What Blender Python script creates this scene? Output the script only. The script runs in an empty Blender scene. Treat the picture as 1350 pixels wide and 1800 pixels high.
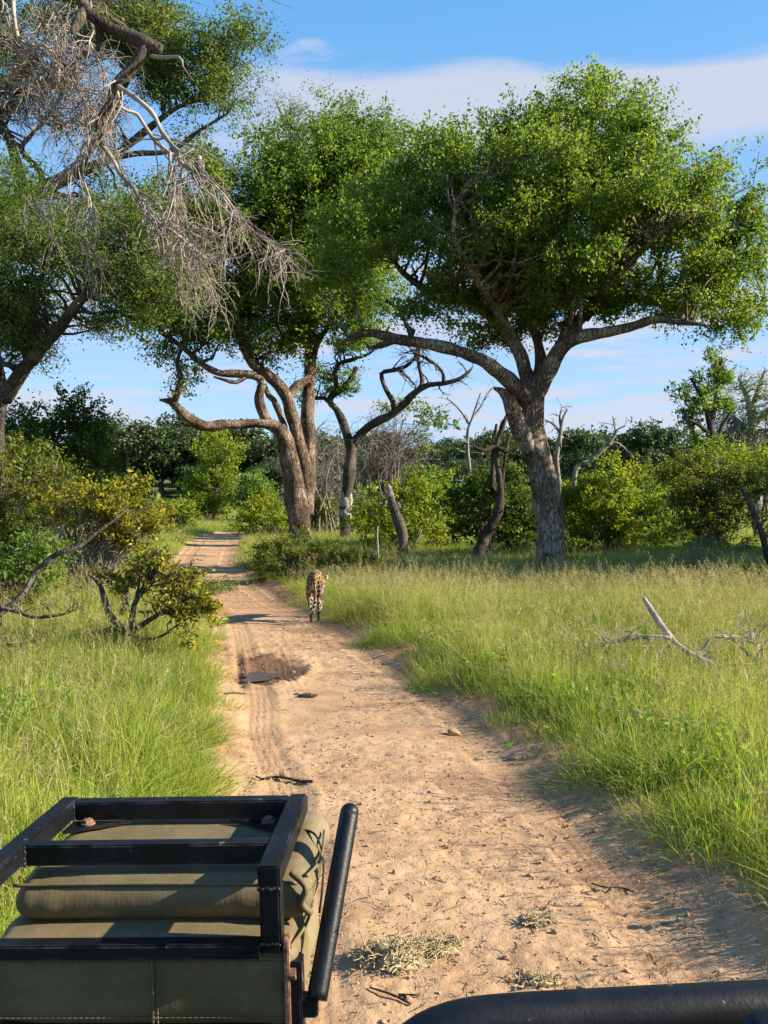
import bpy, bmesh, math, random
import numpy as np
from mathutils import Vector, Matrix

S = bpy.context.scene
COL = S.collection
R_ = math.radians
RNG = np.random.default_rng(7)

# ------------------------------------------------------------------ camera
CAMZ, F, HOR = 1.9, 1500.0, 885.0
TH = math.atan((900 - HOR) / F)
cam_d = bpy.data.cameras.new("camera")
cam = bpy.data.objects.new("camera", cam_d)
COL.objects.link(cam)
cam.location = (0, 0, CAMZ)
cam.rotation_euler = (math.pi / 2 - TH, 0, 0)
cam_d.sensor_fit = 'VERTICAL'
cam_d.sensor_height = 36
cam_d.lens = 36 * F / 1800
cam_d.clip_start = 0.05
cam_d.clip_end = 5000
S.camera = cam

# ------------------------------------------------------------------ light
SUN_EL, SUN_AZ = 27.0, 95.0          # azimuth from +Y (ahead) towards +X (right)
SUN_DIR = Vector((math.cos(R_(SUN_EL)) * math.sin(R_(SUN_AZ)), math.cos(R_(SUN_EL)) * math.cos(R_(SUN_AZ)), math.sin(R_(SUN_EL))))
sun_d = bpy.data.lights.new("sun", 'SUN')
sun_d.energy = 5.0
sun_d.angle = R_(0.5)
sun_d.color = (1.0, 0.9, 0.74)
sun = bpy.data.objects.new("sun", sun_d)
COL.objects.link(sun)
sun.rotation_euler = SUN_DIR.to_track_quat('Z', 'Y').to_euler()

W = bpy.data.worlds.new("World")
S.world = W
W.use_nodes = True
nt = W.node_tree
nt.nodes.clear()


class NB:
    """tiny node helper"""
    def __init__(self, nt): self.nt = nt
    def n(self, t, **kw):
        o = self.nt.nodes.new(t)
        for k, v in kw.items():
            setattr(o, k, v)
        return o
    def l(self, a, b): self.nt.links.new(a, b)
    def val(self, sock, v):
        if isinstance(v, bpy.types.NodeSocket): self.l(v, sock)
        else: sock.default_value = v
    def math(self, op, a, b=None, c=None, clamp=False):
        o = self.n('ShaderNodeMath', operation=op, use_clamp=clamp)
        self.val(o.inputs[0], a)
        if b is not None: self.val(o.inputs[1], b)
        if c is not None: self.val(o.inputs[2], c)
        return o.outputs[0]
    def smooth(self, x, lo, hi):
        o = self.n('ShaderNodeMapRange', interpolation_type='SMOOTHSTEP')
        self.val(o.inputs[0], x)
        o.inputs[1].default_value = lo; o.inputs[2].default_value = hi
        return o.outputs[0]
    def mix(self, f, a, b, bt='MIX'):
        o = self.n('ShaderNodeMix', data_type='RGBA', blend_type=bt)
        self.val(o.inputs[0], f)
        self.val(o.inputs[6], a if isinstance(a, bpy.types.NodeSocket) else (*a, 1))
        self.val(o.inputs[7], b if isinstance(b, bpy.types.NodeSocket) else (*b, 1))
        return o.outputs[2]
    def noise(self, vec, scale, detail=4, rough=0.55, dist=0.0):
        o = self.n('ShaderNodeTexNoise')
        if vec is not None: self.l(vec, o.inputs['Vector'])
        o.inputs['Scale'].default_value = scale
        o.inputs['Detail'].default_value = detail
        o.inputs['Roughness'].default_value = rough
        o.inputs['Distortion'].default_value = dist
        return o.outputs['Fac']
    def ramp(self, f, stops):
        o = self.n('ShaderNodeValToRGB')
        self.l(f, o.inputs[0])
        cr = o.color_ramp
        while len(cr.elements) < len(stops): cr.elements.new(0.5)
        for e, (p, c) in zip(cr.elements, stops):
            e.position = p; e.color = (*c, 1)
        return o.outputs[0]
    def comb(self, x, y, z):
        o = self.n('ShaderNodeCombineXYZ')
        for i, v in enumerate((x, y, z)): self.val(o.inputs[i], v)
        return o.outputs[0]
    def bump(self, h, strength, dist, normal=None):
        o = self.n('ShaderNodeBump')
        self.l(h, o.inputs['Height'])
        o.inputs['Strength'].default_value = strength
        o.inputs['Distance'].default_value = dist
        if normal is not None: self.l(normal, o.inputs['Normal'])
        return o.outputs[0]
    def attr(self, name):
        return self.n('ShaderNodeAttribute', attribute_name=name).outputs['Fac']


b = NB(nt)
SKY_STRENGTH = 0.118
sky = b.n('ShaderNodeTexSky', sky_type='NISHITA')
sky.sun_disc = False
sky.sun_elevation = R_(SUN_EL)
sky.sun_rotation = R_(SUN_AZ)
sky.altitude = 300
sky.air_density = 1.0
sky.dust_density = 0.3
sky.ozone_density = 2.2
tc = b.n('ShaderNodeTexCoord')
sx = b.n('ShaderNodeSeparateXYZ'); b.l(tc.outputs['Generated'], sx.inputs[0])
X, Y, Z = sx.outputs
hyp = b.math('SQRT', b.math('ADD', b.math('MULTIPLY', X, X), b.math('MULTIPLY', Y, Y)))
el = b.math('DIVIDE', Z, b.math('MAXIMUM', hyp, 0.02))
az = b.math('ARCTAN2', X, Y)
cv = b.comb(b.math('MULTIPLY', az, 1.0), b.math('MULTIPLY', el, 4.0), 0.3)
n1 = b.noise(cv, 4.0, 6, 0.55, 0.3)
n2 = b.noise(b.comb(b.math('MULTIPLY', az, 1.0), b.math('MULTIPLY', el, 9.0), 2.7), 5.0, 5, 0.55, 0.2)
el_w = b.math('ADD', b.math('ADD', el, b.math('MULTIPLY', b.math('SUBTRACT', n1, 0.5), 0.08)), b.math('MULTIPLY', az, 0.02))
band = b.math('MULTIPLY', b.smooth(el_w, 0.375, 0.425), b.math('SUBTRACT', 1.0, b.smooth(el_w, 0.485, 0.515)))
band = b.math('MULTIPLY', band, b.smooth(b.math('ADD', az, b.math('MULTIPLY', n1, 0.2)), -0.16, 0.0))
band = b.math('MULTIPLY', band, b.smooth(n1, 0.02, 0.36))
puff_e = b.math('DIVIDE', b.math('SUBTRACT', el, 0.530), 0.020)
puff_a = b.math('DIVIDE', b.math('ADD', az, 0.095), 0.060)
puff = b.math('SUBTRACT', 1.0, b.math('ADD', b.math('MULTIPLY', puff_e, puff_e), b.math('MULTIPLY', puff_a, puff_a)))
puff = b.smooth(b.math('ADD', puff, b.math('MULTIPLY', b.math('SUBTRACT', b.noise(b.comb(az, b.math('MULTIPLY', el, 2.5), 1.1), 16.0, 6, 0.6, 0.4), 0.5), 6.0)), 0.2, 2.2)
low = b.math('MULTIPLY', b.smooth(n2, 0.42, 0.62), b.math('SUBTRACT', 1.0, b.smooth(el, 0.24, 0.34)))
cl = b.math('MAXIMUM', b.math('MULTIPLY', band, 0.95), b.math('MAXIMUM', b.math('MULTIPLY', puff, 0.6), b.math('MULTIPLY', low, 0.95)))
hs = b.n('ShaderNodeHueSaturation')
hs.inputs['Saturation'].default_value = 1.18
hs.inputs['Value'].default_value = 1.0
b.l(sky.outputs[0], hs.inputs['Color'])
tint = b.mix(1.0, hs.outputs[0], (0.88, 1.0, 1.12), 'MULTIPLY')
hz = b.ramp(b.math('MULTIPLY', el, 0.9), [(0.0, (1.62, 2.15, 3.05)), (0.22, (1.25, 2.02, 3.10)), (0.5, (0.60, 1.62, 3.02)), (1.0, (0.30, 1.0, 2.5))])
tint = b.mix(0.8, tint, hz)
skc = b.mix(b.math('MULTIPLY', cl, 0.85), tint, (2.35, 2.42, 2.75))
bg = b.n('ShaderNodeBackground')
b.l(skc, bg.inputs[0])
bg.inputs[1].default_value = SKY_STRENGTH
wo = b.n('ShaderNodeOutputWorld')
b.l(bg.outputs[0], wo.inputs[0])

S.view_settings.view_transform = 'Standard'
S.view_settings.look = 'None'
S.view_settings.gamma = 1.0
S.view_settings.use_curve_mapping = False
S.view_settings.exposure = 1.35
S.render.engine = 'CYCLES'
S.cycles.max_bounces = 6
S.cycles.diffuse_bounces = 4
S.cycles.glossy_bounces = 2
S.cycles.transmission_bounces = 4
S.cycles.use_denoising = True
S.cycles.caustics_reflective = False
S.cycles.caustics_refractive = False

# ------------------------------------------------------------------ helpers
FWD = np.array((0, math.cos(TH), -math.sin(TH)))
UPV = np.array((0, math.sin(TH), math.cos(TH)))
CAM = np.array((0, 0, CAMZ))


def P(x, y, d):
    """where the line of sight of photo pixel (x, y) is d metres ahead"""
    return CAM + d * (FWD + (x - 675) / F * np.array((1., 0, 0)) - (y - 900) / F * UPV)


def hash2(ix, iy, seed):
    h = (ix.astype(np.int64) * 374761393 + iy.astype(np.int64) * 668265263 + seed * 2147483647) & 0xFFFFFFFF
    h = ((h ^ (h >> 13)) * 1274126177) & 0xFFFFFFFF
    return ((h ^ (h >> 16)) & 0xFFFF) / 65535.0


def vnoise(x, y, seed=0):
    x = np.asarray(x, float); y = np.asarray(y, float)
    ix, iy = np.floor(x), np.floor(y)
    fx, fy = x - ix, y - iy
    fx = fx * fx * (3 - 2 * fx); fy = fy * fy * (3 - 2 * fy)
    a = hash2(ix, iy, seed); c = hash2(ix + 1, iy, seed); d = hash2(ix, iy + 1, seed); e = hash2(ix + 1, iy + 1, seed)
    return (a * (1 - fx) + c * fx) * (1 - fy) + (d * (1 - fx) + e * fx) * fy


def fbm(x, y, seed=0, oct=4):
    r = 0; amp = 0.5; t = 0
    for o in range(oct):
        r = r + amp * vnoise(x * 2 ** o, y * 2 ** o, seed + o * 17); t += amp; amp *= 0.5
    return r / t


def n3(p, f=1.0, seed=0):
    """cheap smooth 3-D noise, about -1..1"""
    rs = np.random.default_rng(seed)
    o = 0
    for k in range(6):
        v = rs.normal(size=3); v /= np.linalg.norm(v)
        o = o + np.sin((p @ v) * f * (0.7 + 0.35 * k) + rs.uniform(0, 6.28))
    return o / 3.0


def mk(name, V, faces, mat=None, parent=None, smooth=False, attrs=None, origin=None, link=True):
    """one mesh object from vertex array and a list of face arrays"""
    V = np.asarray(V, float).reshape(-1, 3)
    if origin is not None: V = V - np.asarray(origin)
    me = bpy.data.meshes.new(name)
    fs = [np.asarray(f, np.int32) for f in faces if len(f)]
    nl = sum(f.size for f in fs); nf = sum(len(f) for f in fs)
    me.vertices.add(len(V)); me.vertices.foreach_set('co', V.astype(np.float32).ravel())
    me.loops.add(nl); me.loops.foreach_set('vertex_index', np.concatenate([f.ravel() for f in fs]))
    me.polygons.add(nf)
    tot = np.concatenate([np.full(len(f), f.shape[1], np.int32) for f in fs])
    st = np.concatenate(([0], np.cumsum(tot)[:-1])).astype(np.int32)
    me.polygons.foreach_set('loop_start', st)
    me.polygons.foreach_set('loop_total', tot)
    if smooth: me.polygons.foreach_set('use_smooth', np.ones(nf, bool))
    me.update(calc_edges=True)
    me.validate()
    for k, a in (attrs or {}).items():
        at = me.attributes.new(k, 'FLOAT', 'POINT')
        at.data.foreach_set('value', np.asarray(a, np.float32))
    if mat: me.materials.append(mat)
    o = bpy.data.objects.new(name, me)
    if link: COL.objects.link(o)
    if parent is not None: o.parent = parent
    return o


def tag(o, label=None, cat=None, group=None, kind=None):
    if label: o['label'] = label
    if cat: o['category'] = cat
    if group: o['group'] = group
    if kind: o['kind'] = kind
    return o


def empty(name, loc, label, cat, group=None):
    o = bpy.data.objects.new(name, None)
    COL.objects.link(o)
    o.location = loc
    o.empty_display_size = 0.2
    return tag(o, label, cat, group)


def catmull(pts, k):
    """resample control rows (n, m) to k rows through a Catmull-Rom curve"""
    p = np.asarray(pts, float)
    if len(p) == 2:
        t = np.linspace(0, 1, k)[:, None]
        return p[0] * (1 - t) + p[1] * t
    q = np.vstack([2 * p[0] - p[1], p, 2 * p[-1] - p[-2]])
    seg = np.linalg.norm(np.diff(p[:, :3], axis=0), axis=1)
    cum = np.concatenate(([0], np.cumsum(seg))); cum /= cum[-1]
    out = []
    for t in np.linspace(0, 1, k):
        i = min(int(np.searchsorted(cum, t, 'right') - 1), len(p) - 2)
        u = (t - cum[i]) / max(cum[i + 1] - cum[i], 1e-9)
        a, b_, c, d = q[i], q[i + 1], q[i + 2], q[i + 3]
        out.append(0.5 * (2 * b_ + (c - a) * u + (2 * a - 5 * b_ + 4 * c - d) * u * u + (3 * b_ - a - 3 * c + d) * u ** 3))
    return np.array(out)


def tubes(Pt, R, sides=4, caps=False, rough=0.0, rfreq=4.0, flat=None):
    """N tubes of K rings -> vertices, [quads, caps]"""
    Pt = np.asarray(Pt, float); R = np.asarray(R, float)
    N, K, _ = Pt.shape
    T = np.gradient(Pt, axis=1)
    T /= np.linalg.norm(T, axis=2, keepdims=True) + 1e-12
    ref = np.array((0.83, 0.41, 0.37)); ref = ref / np.linalg.norm(ref)
    alt = np.array((-0.3, 0.9, 0.3)); alt = alt / np.linalg.norm(alt)
    par = np.abs(T @ ref).max(axis=1) > 0.93
    rf = np.where(par[:, None, None], alt, ref)
    A = np.cross(T, np.broadcast_to(rf, T.shape)); A /= np.linalg.norm(A, axis=2, keepdims=True) + 1e-12
    B = np.cross(T, A)
    an = np.linspace(0, 2 * math.pi, sides, endpoint=False)
    dirs = A[:, :, None, :] * np.cos(an)[None, None, :, None] + B[:, :, None, :] * np.sin(an)[None, None, :, None]
    V = Pt[:, :, None, :] + dirs * R[:, :, None, None]
    if rough:
        fl = V.reshape(-1, 3)
        d = n3(fl, rfreq, 3) * 0.6 + n3(fl * np.array((1, 1, 0.45)), rfreq * 3.2, 5) * 0.4 + n3(fl * np.array((1, 1, 0.3)), rfreq * 8, 9) * 0.25
        V = V + dirs * (R[:, :, None] * rough * d.reshape(N, K, sides))[..., None]
    V = V.reshape(-1, 3)
    i = np.arange(N)[:, None, None] * K * sides
    k = np.arange(K - 1)[None, :, None] * sides
    s = np.arange(sides)[None, None, :]
    s2 = (s + 1) % sides
    q = np.stack([i + k + s, i + k + s2, i + k + sides + s2, i + k + sides + s], -1).reshape(-1, 4)
    faces = [q]
    if caps:
        i1 = np.arange(N)[:, None] * K * sides
        faces.append((i1 + np.arange(sides)[None, ::-1]))
        faces.append((i1 + (K - 1) * sides + np.arange(sides)[None, :]))
    return V, faces


def unit(v): return v / (np.linalg.norm(v, axis=-1, keepdims=True) + 1e-12)


def grow(Pp, Rp, m, lo, hi, ang=0.7, grav=0.0, wig=0.12, rr=0.55, K=6, rng=RNG, tmin=0.2, up=None, rmin=0.0):
    """m children for every parent polyline"""
    N, KP, _ = Pp.shape
    idx = np.repeat(np.arange(N), m)
    t = rng.uniform(tmin, 1.0, len(idx)) * (KP - 1.001)
    i = t.astype(int); f = (t - i)[:, None]
    st = Pp[idx, i] * (1 - f) + Pp[idx, i + 1] * f
    r0 = (Rp[idx, i] * (1 - f[:, 0]) + Rp[idx, i + 1] * f[:, 0]) * rr
    r0 = np.maximum(r0, rmin)
    d = unit(Pp[idx, i + 1] - Pp[idx, i])
    L = rng.uniform(lo, hi, len(idx)) * (1.15 - 0.5 * t / KP)
    d = unit(d + rng.normal(size=d.shape) * ang)
    pts = [st]
    cur = st
    for k in range(1, K):
        d = unit(d + rng.normal(size=d.shape) * wig + np.array((0, 0, -grav)) / K)
        cur = cur + d * (L / (K - 1))[:, None]
        pts.append(cur)
    Pc = np.stack(pts, 1)
    Rc = r0[:, None] * np.linspace(1, 0.35, K)[None, :]
    return Pc, Rc


def leaf_quads(C, size, rng, upbias=0.5, aspect=0.45, fold=0.18, droop=0.0):
    N = len(C)
    n = unit(rng.normal(size=(N, 3)) + np.array((0, 0, upbias)))
    a = unit(np.cross(n, rng.normal(size=(N, 3))) + np.array((0, 0, -droop)))
    w = np.cross(n, a)
    s = size * np.clip(rng.lognormal(-.08, .32, N), .45, 1.8)[:, None]
    v0 = C - a * s * 0.5
    v2 = C + a * s * 0.5 - n * s * 0.08
    v1 = C + w * s * aspect * 0.5 + n * s * fold - a * s * 0.05
    v3 = C - w * s * aspect * 0.5 + n * s * fold - a * s * 0.05
    V = np.stack([v0, v1, v2, v3], 1).reshape(-1, 3)
    i = np.arange(N)[:, None] * 4
    Fq = np.concatenate([i + np.array((0, 1, 2)), i + np.array((0, 2, 3))])
    rnd = np.repeat(rng.uniform(0, 1, N), 4)
    return V, Fq, rnd


# ------------------------------------------------------------------ materials
def new_mat(name):
    m = bpy.data.materials.new(name)
    m.use_nodes = True
    m.node_tree.nodes.clear()
    nb = NB(m.node_tree)
    out = nb.n('ShaderNodeOutputMaterial')
    return m, nb, out


def mat_leaf(name, dark, mid, light, accent=None, acc=0.06, transl=0.52, rough=0.45, nscale=0.6):
    m, nb, out = new_mat(name)
    r = nb.attr('rnd')
    geo = nb.n('ShaderNodeNewGeometry')
    nz = nb.noise(geo.outputs['Position'], nscale, 2)
    f = nb.math('ADD', nb.math('MULTIPLY', r, 0.55), nb.math('MULTIPLY', nb.smooth(nz, 0.3, 0.7), 0.45))
    stops = [(0.0, dark), (0.45, mid), (0.9, light)]
    c = nb.ramp(f, stops)
    if accent:
        c = nb.mix(nb.smooth(nb.math('FRACT', nb.math('MULTIPLY', r, 37.0)), 1 - acc, 1 - acc + 0.01), c, accent)
    pr = nb.n('ShaderNodeBsdfPrincipled')
    nb.l(c, pr.inputs['Base Color'])
    pr.inputs['Roughness'].default_value = rough
    pr.inputs['Specular IOR Level'].default_value = 0.35
    tr = nb.n('ShaderNodeBsdfTranslucent')
    nb.l(nb.mix(1.0, c, (1.25, 1.3, 0.6), 'MULTIPLY'), tr.inputs[0])
    mx = nb.n('ShaderNodeMixShader'); mx.inputs[0].default_value = transl
    nb.l(pr.outputs[0], mx.inputs[1]); nb.l(tr.outputs[0], mx.inputs[2])
    nb.l(mx.outputs[0], out.inputs[0])
    return m


def mat_bark(name, c1, c2, c3, scale=1.0, bump=0.6, stretch=0.35):
    m, nb, out = new_mat(name)
    geo = nb.n('ShaderNodeNewGeometry')
    mp = nb.n('ShaderNodeMapping'); nb.l(geo.outputs['Position'], mp.inputs[0])
    mp.inputs['Scale'].default_value = (1, 1, stretch)
    wn = nb.n('ShaderNodeTexNoise'); nb.l(mp.outputs[0], wn.inputs['Vector']); wn.inputs['Scale'].default_value = 5 * scale; wn.inputs['Detail'].default_value = 4
    wp = nb.n('ShaderNodeVectorMath', operation='MULTIPLY_ADD'); nb.l(wn.outputs['Color'], wp.inputs[0]); wp.inputs[1].default_value = (.28 / scale,) * 3; nb.l(mp.outputs[0], wp.inputs[2])
    v = nb.n('ShaderNodeTexVoronoi', feature='DISTANCE_TO_EDGE')
    nb.l(wp.outputs[0], v.inputs['Vector']); v.inputs['Scale'].default_value = 11 * scale
    wv = nb.noise(mp.outputs[0], 4 * scale, 6, 0.65, 0.6)
    fine = nb.noise(mp.outputs[0], 34 * scale, 4, 0.6)
    big = nb.noise(geo.outputs['Position'], 1.3, 4, 0.6)
    c = nb.ramp(nb.math('ADD', nb.math('MULTIPLY', wv, 0.6), nb.math('MULTIPLY', fine, 0.4)), [(0.3, c1), (0.5, c2), (0.72, c3)])
    c = nb.mix(nb.math('MULTIPLY', nb.smooth(big, 0.46, 0.60), 0.8), c, tuple(x * 1.2 for x in c3))
    c = nb.mix(nb.math('MULTIPLY', nb.math('SUBTRACT', 1.0, nb.smooth(v.outputs['Distance'], 0.0, 0.13)), nb.math('MULTIPLY', nb.smooth(nb.noise(geo.outputs['Position'], 2.7, 3), 0.35, 0.6), 0.75)), c, tuple(x * 0.45 for x in c1))
    h = nb.math('ADD', nb.math('MULTIPLY', nb.smooth(v.outputs['Distance'], 0.0, 0.16), 0.6), nb.math('MULTIPLY', nb.math('ADD', wv, fine), 0.4))
    pr = nb.n('ShaderNodeBsdfPrincipled')
    nb.l(c, pr.inputs['Base Color'])
    pr.inputs['Roughness'].default_value = 0.9
    pr.inputs['Specular IOR Level'].default_value = 0.15
    nb.l(nb.bump(h, bump, 0.05 / scale), pr.inputs['Normal'])
    nb.l(pr.outputs[0], out.inputs[0])
    return m


def mat_plain(name, c1, c2, rough=0.7, nscale=8, bump=0.0, bdist=0.01, spec=0.3, metal=0.0, detail=5):
    m, nb, out = new_mat(name)
    tcd = nb.n('ShaderNodeTexCoord')
    nz = nb.noise(tcd.outputs['Object'], nscale, detail, 0.6)
    pr = nb.n('ShaderNodeBsdfPrincipled')
    nb.l(nb.ramp(nz, [(0.35, c1), (0.68, c2)]), pr.inputs['Base Color'])
    pr.inputs['Roughness'].default_value = rough
    pr.inputs['Specular IOR Level'].default_value = spec
    pr.inputs['Metallic'].default_value = metal
    if bump: nb.l(nb.bump(nz, bump, bdist), pr.inputs['Normal'])
    nb.l(pr.outputs[0], out.inputs[0])
    return m


M = {}
M['leaf_big'] = mat_leaf('leaf_big', (0.080, 0.135, 0.018), (0.145, 0.22, 0.032), (0.26, 0.33, 0.055), (0.30, 0.26, 0.04), 0.06)
M['leaf_mid'] = mat_leaf('leaf_mid', (0.075, 0.128, 0.018), (0.135, 0.21, 0.032), (0.24, 0.31, 0.052), (0.24, 0.26, 0.04), 0.04)
M['leaf_fine'] = mat_leaf('leaf_fine', (0.065, 0.105, 0.022), (0.125, 0.175, 0.036), (0.22, 0.265, 0.06), None)
M['leaf_pale'] = mat_leaf('leaf_pale', (0.09, 0.13, 0.04), (0.15, 0.19, 0.06), (0.22, 0.26, 0.09), None)
M['leaf_dark'] = mat_leaf('leaf_dark', (0.034, 0.058, 0.020), (0.056, 0.086, 0.028), (0.09, 0.125, 0.04), None, nscale=0.15, transl=0.3)
M['leaf_lime'] = mat_leaf('leaf_lime', (0.09, 0.15, 0.012), (0.16, 0.23, 0.018), (0.28, 0.33, 0.03), (0.42, 0.36, 0.03), 0.14)
M['leaf_yellow'] = mat_leaf('leaf_yellow', (0.07, 0.10, 0.014), (0.14, 0.16, 0.022), (0.38, 0.33, 0.03), (0.52, 0.38, 0.03), 0.14, nscale=1.6)
M['leaf_olive'] = mat_leaf('leaf_olive', (0.055, 0.085, 0.014), (0.11, 0.14, 0.022), (0.20, 0.22, 0.035), (0.36, 0.28, 0.03), 0.10)
M['leaf_deep'] = mat_leaf('leaf_deep', (0.035, 0.065, 0.010), (0.065, 0.11, 0.016), (0.12, 0.18, 0.025), (0.22, 0.22, 0.03), 0.05)
M['leaf_weed'] = mat_leaf('leaf_weed', (0.10, 0.19, 0.02), (0.16, 0.27, 0.035), (0.24, 0.36, 0.06), None)
M['bark_big'] = mat_bark('bark_big', (0.065, 0.042, 0.027), (0.155, 0.110, 0.074), (0.34, 0.27, 0.20), 1.0, 1.3)
M['bark_mid'] = mat_bark('bark_mid', (0.06, 0.036, 0.023), (0.135, 0.090, 0.060), (0.29, 0.225, 0.165), 1.0, 1.3)
M['bark_dark'] = mat_bark('bark_dark', (0.035, 0.03, 0.026), (0.07, 0.06, 0.05), (0.13, 0.11, 0.09), 1.5, 0.7)
M['bark_bush'] = mat_plain('bark_bush', (0.09, 0.07, 0.055), (0.22, 0.19, 0.15), 0.9, 12)
M['dead_wood'] = mat_plain('dead_wood', (0.16, 0.125, 0.10), (0.42, 0.36, 0.30), 0.9, 3.5)
M['dead_pale'] = mat_plain('dead_pale', (0.21, 0.17, 0.135), (0.44, 0.38, 0.31), 0.9, 5)
M['dead_grey'] = mat_plain('dead_grey', (0.13, 0.115, 0.10), (0.33, 0.295, 0.25), 0.9, 4)
M['dead_dark'] = mat_bark('dead_dark', (0.025, 0.019, 0.015), (0.07, 0.053, 0.042), (0.13, 0.10, 0.08), 2.0, 0.9, 0.2)
M['bare_wood'] = mat_plain('bare_wood', (0.20, 0.16, 0.13), (0.42, 0.36, 0.30), 0.85, 9)


def mat_grass(name, straw=0.0):
    m, nb, out = new_mat(name)
    h = nb.attr('h'); sd = nb.attr('seed'); rb = nb.attr('rnd')
    oi = nb.n('ShaderNodeObjectInfo')
    loc = oi.outputs['Location']
    pn = nb.noise(loc, 0.55, 3, 0.6)
    pn2 = nb.noise(loc, 0.16, 2, 0.5)
    f = nb.math('ADD', nb.math('MULTIPLY', oi.outputs['Random'], 0.30), nb.math('ADD', nb.math('MULTIPLY', rb, 0.25), nb.math('MULTIPLY', nb.smooth(pn, 0.3, 0.7), 0.45)))
    green = nb.ramp(f, [(0.05, (0.13, 0.22, 0.020)), (0.45, (0.25, 0.33, 0.035)), (0.95, (0.43, 0.46, 0.08))])
    dry = nb.ramp(f, [(0.1, (0.30, 0.27, 0.10)), (0.9, (0.52, 0.45, 0.22))])
    sx = nb.n('ShaderNodeSeparateXYZ'); nb.l(loc, sx.inputs[0])
    dryness = nb.math('ADD', straw, nb.math('MULTIPLY', nb.smooth(pn2, 0.45, 0.7), 0.12))
    isdry = nb.math('LESS_THAN', nb.math('FRACT', nb.math('MULTIPLY', rb, 13.7)), dryness)
    tip = nb.mix(nb.math('MULTIPLY', nb.smooth(h, 0.55, 1.0), 0.26), green, dry)
    c = nb.mix(isdry, tip, dry)
    c = nb.mix(sd, c, nb.ramp(rb, [(0.1, (0.34, 0.27, 0.12)), (0.9, (0.58, 0.48, 0.26))]))
    pr = nb.n('ShaderNodeBsdfPrincipled')
    nb.l(c, pr.inputs['Base Color'])
    pr.inputs['Roughness'].default_value = 0.55
    pr.inputs['Specular IOR Level'].default_value = 0.3
    tr = nb.n('ShaderNodeBsdfTranslucent')
    nb.l(nb.mix(1.0, c, (1.2, 1.25, 0.7), 'MULTIPLY'), tr.inputs[0])
    mx = nb.n('ShaderNodeMixShader'); mx.inputs[0].default_value = 0.42
    nb.l(pr.outputs[0], mx.inputs[1]); nb.l(tr.outputs[0], mx.inputs[2])
    nb.l(mx.outputs[0], out.inputs[0])
    return m


M['grass'] = mat_grass('grass', 0.05)
M['grass_far'] = mat_grass('grass_far', 0.10)


def mat_sand():
    m, nb, out = new_mat('sand')
    geo = nb.n('ShaderNodeNewGeometry')
    p = geo.outputs['Position']
    big = nb.noise(p, 0.7, 5, 0.6)
    md = nb.noise(p, 5, 6, 0.65)
    fine = nb.noise(p, 60, 5, 0.7)
    mp = nb.n('ShaderNodeMapping'); nb.l(p, mp.inputs[0]); mp.inputs['Scale'].default_value = (0.6, 1.6, 1)
    mp2 = nb.n('ShaderNodeMapping'); nb.l(p, mp2.inputs[0]); mp2.inputs['Scale'].default_value = (0.5, 1.5, 1)
    spk = nb.n('ShaderNodeTexVoronoi'); nb.l(mp.outputs[0], spk.inputs['Vector']); spk.inputs['Scale'].default_value = 26
    c = nb.ramp(nb.math('ADD', nb.math('MULTIPLY', big, 0.5), nb.math('MULTIPLY', md, 0.5)), [(0.32, (0.27, 0.15, 0.075)), (0.48, (0.42, 0.26, 0.137)), (0.70, (0.54, 0.36, 0.205))])
    c = nb.mix(nb.math('MULTIPLY', nb.smooth(fine, 0.55, 0.75), 0.35), c, (0.60, 0.44, 0.30))
    c = nb.mix(nb.math('MULTIPLY', nb.math('SUBTRACT', 1.0, nb.smooth(fine, 0.28, 0.42)), 0.45), c, (0.22, 0.13, 0.075))
    litter = nb.math('MULTIPLY', nb.math('SUBTRACT', 1.0, nb.smooth(spk.outputs['Distance'], 0.08, 0.2)), nb.smooth(nb.noise(p, 2.2, 3), 0.45, 0.62))
    band_ = nb.noise(mp2.outputs[0], 0.9, 5, 0.65)
    c = nb.mix(nb.math('MULTIPLY', nb.smooth(band_, 0.50, 0.66), 0.55), c, (0.27, 0.145, 0.075))
    c = nb.mix(nb.math('MULTIPLY', litter, 0.55), c, (0.16, 0.095, 0.055))
    red = nb.attr('red')
    c = nb.mix(nb.math('MULTIPLY', red, 0.75), c, (0.30, 0.125, 0.06))
    wet = nb.attr('wet')
    wetn = nb.smooth(nb.math('ADD', wet, nb.math('MULTIPLY', nb.math('SUBTRACT', md, 0.5), 0.9)), 0.3, 0.65)
    c = nb.mix(wetn, c, (0.15, 0.082, 0.046))
    pr = nb.n('ShaderNodeBsdfPrincipled')
    nb.l(c, pr.inputs['Base Color'])
    nb.l(nb.math('SUBTRACT', 0.95, nb.math('MULTIPLY', wetn, 0.4)), pr.inputs['Roughness'])
    pr.inputs['Specular IOR Level'].default_value = 0.2
    h = nb.math('ADD', nb.math('MULTIPLY', fine, 0.5), nb.math('MULTIPLY', nb.noise(p, 22, 5, 0.65), 0.9))
    nb.l(nb.bump(h, 0.55, 0.020), pr.inputs['Normal'])
    nb.l(pr.outputs[0], out.inputs[0])
    return m


M['sand'] = mat_sand()


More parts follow.
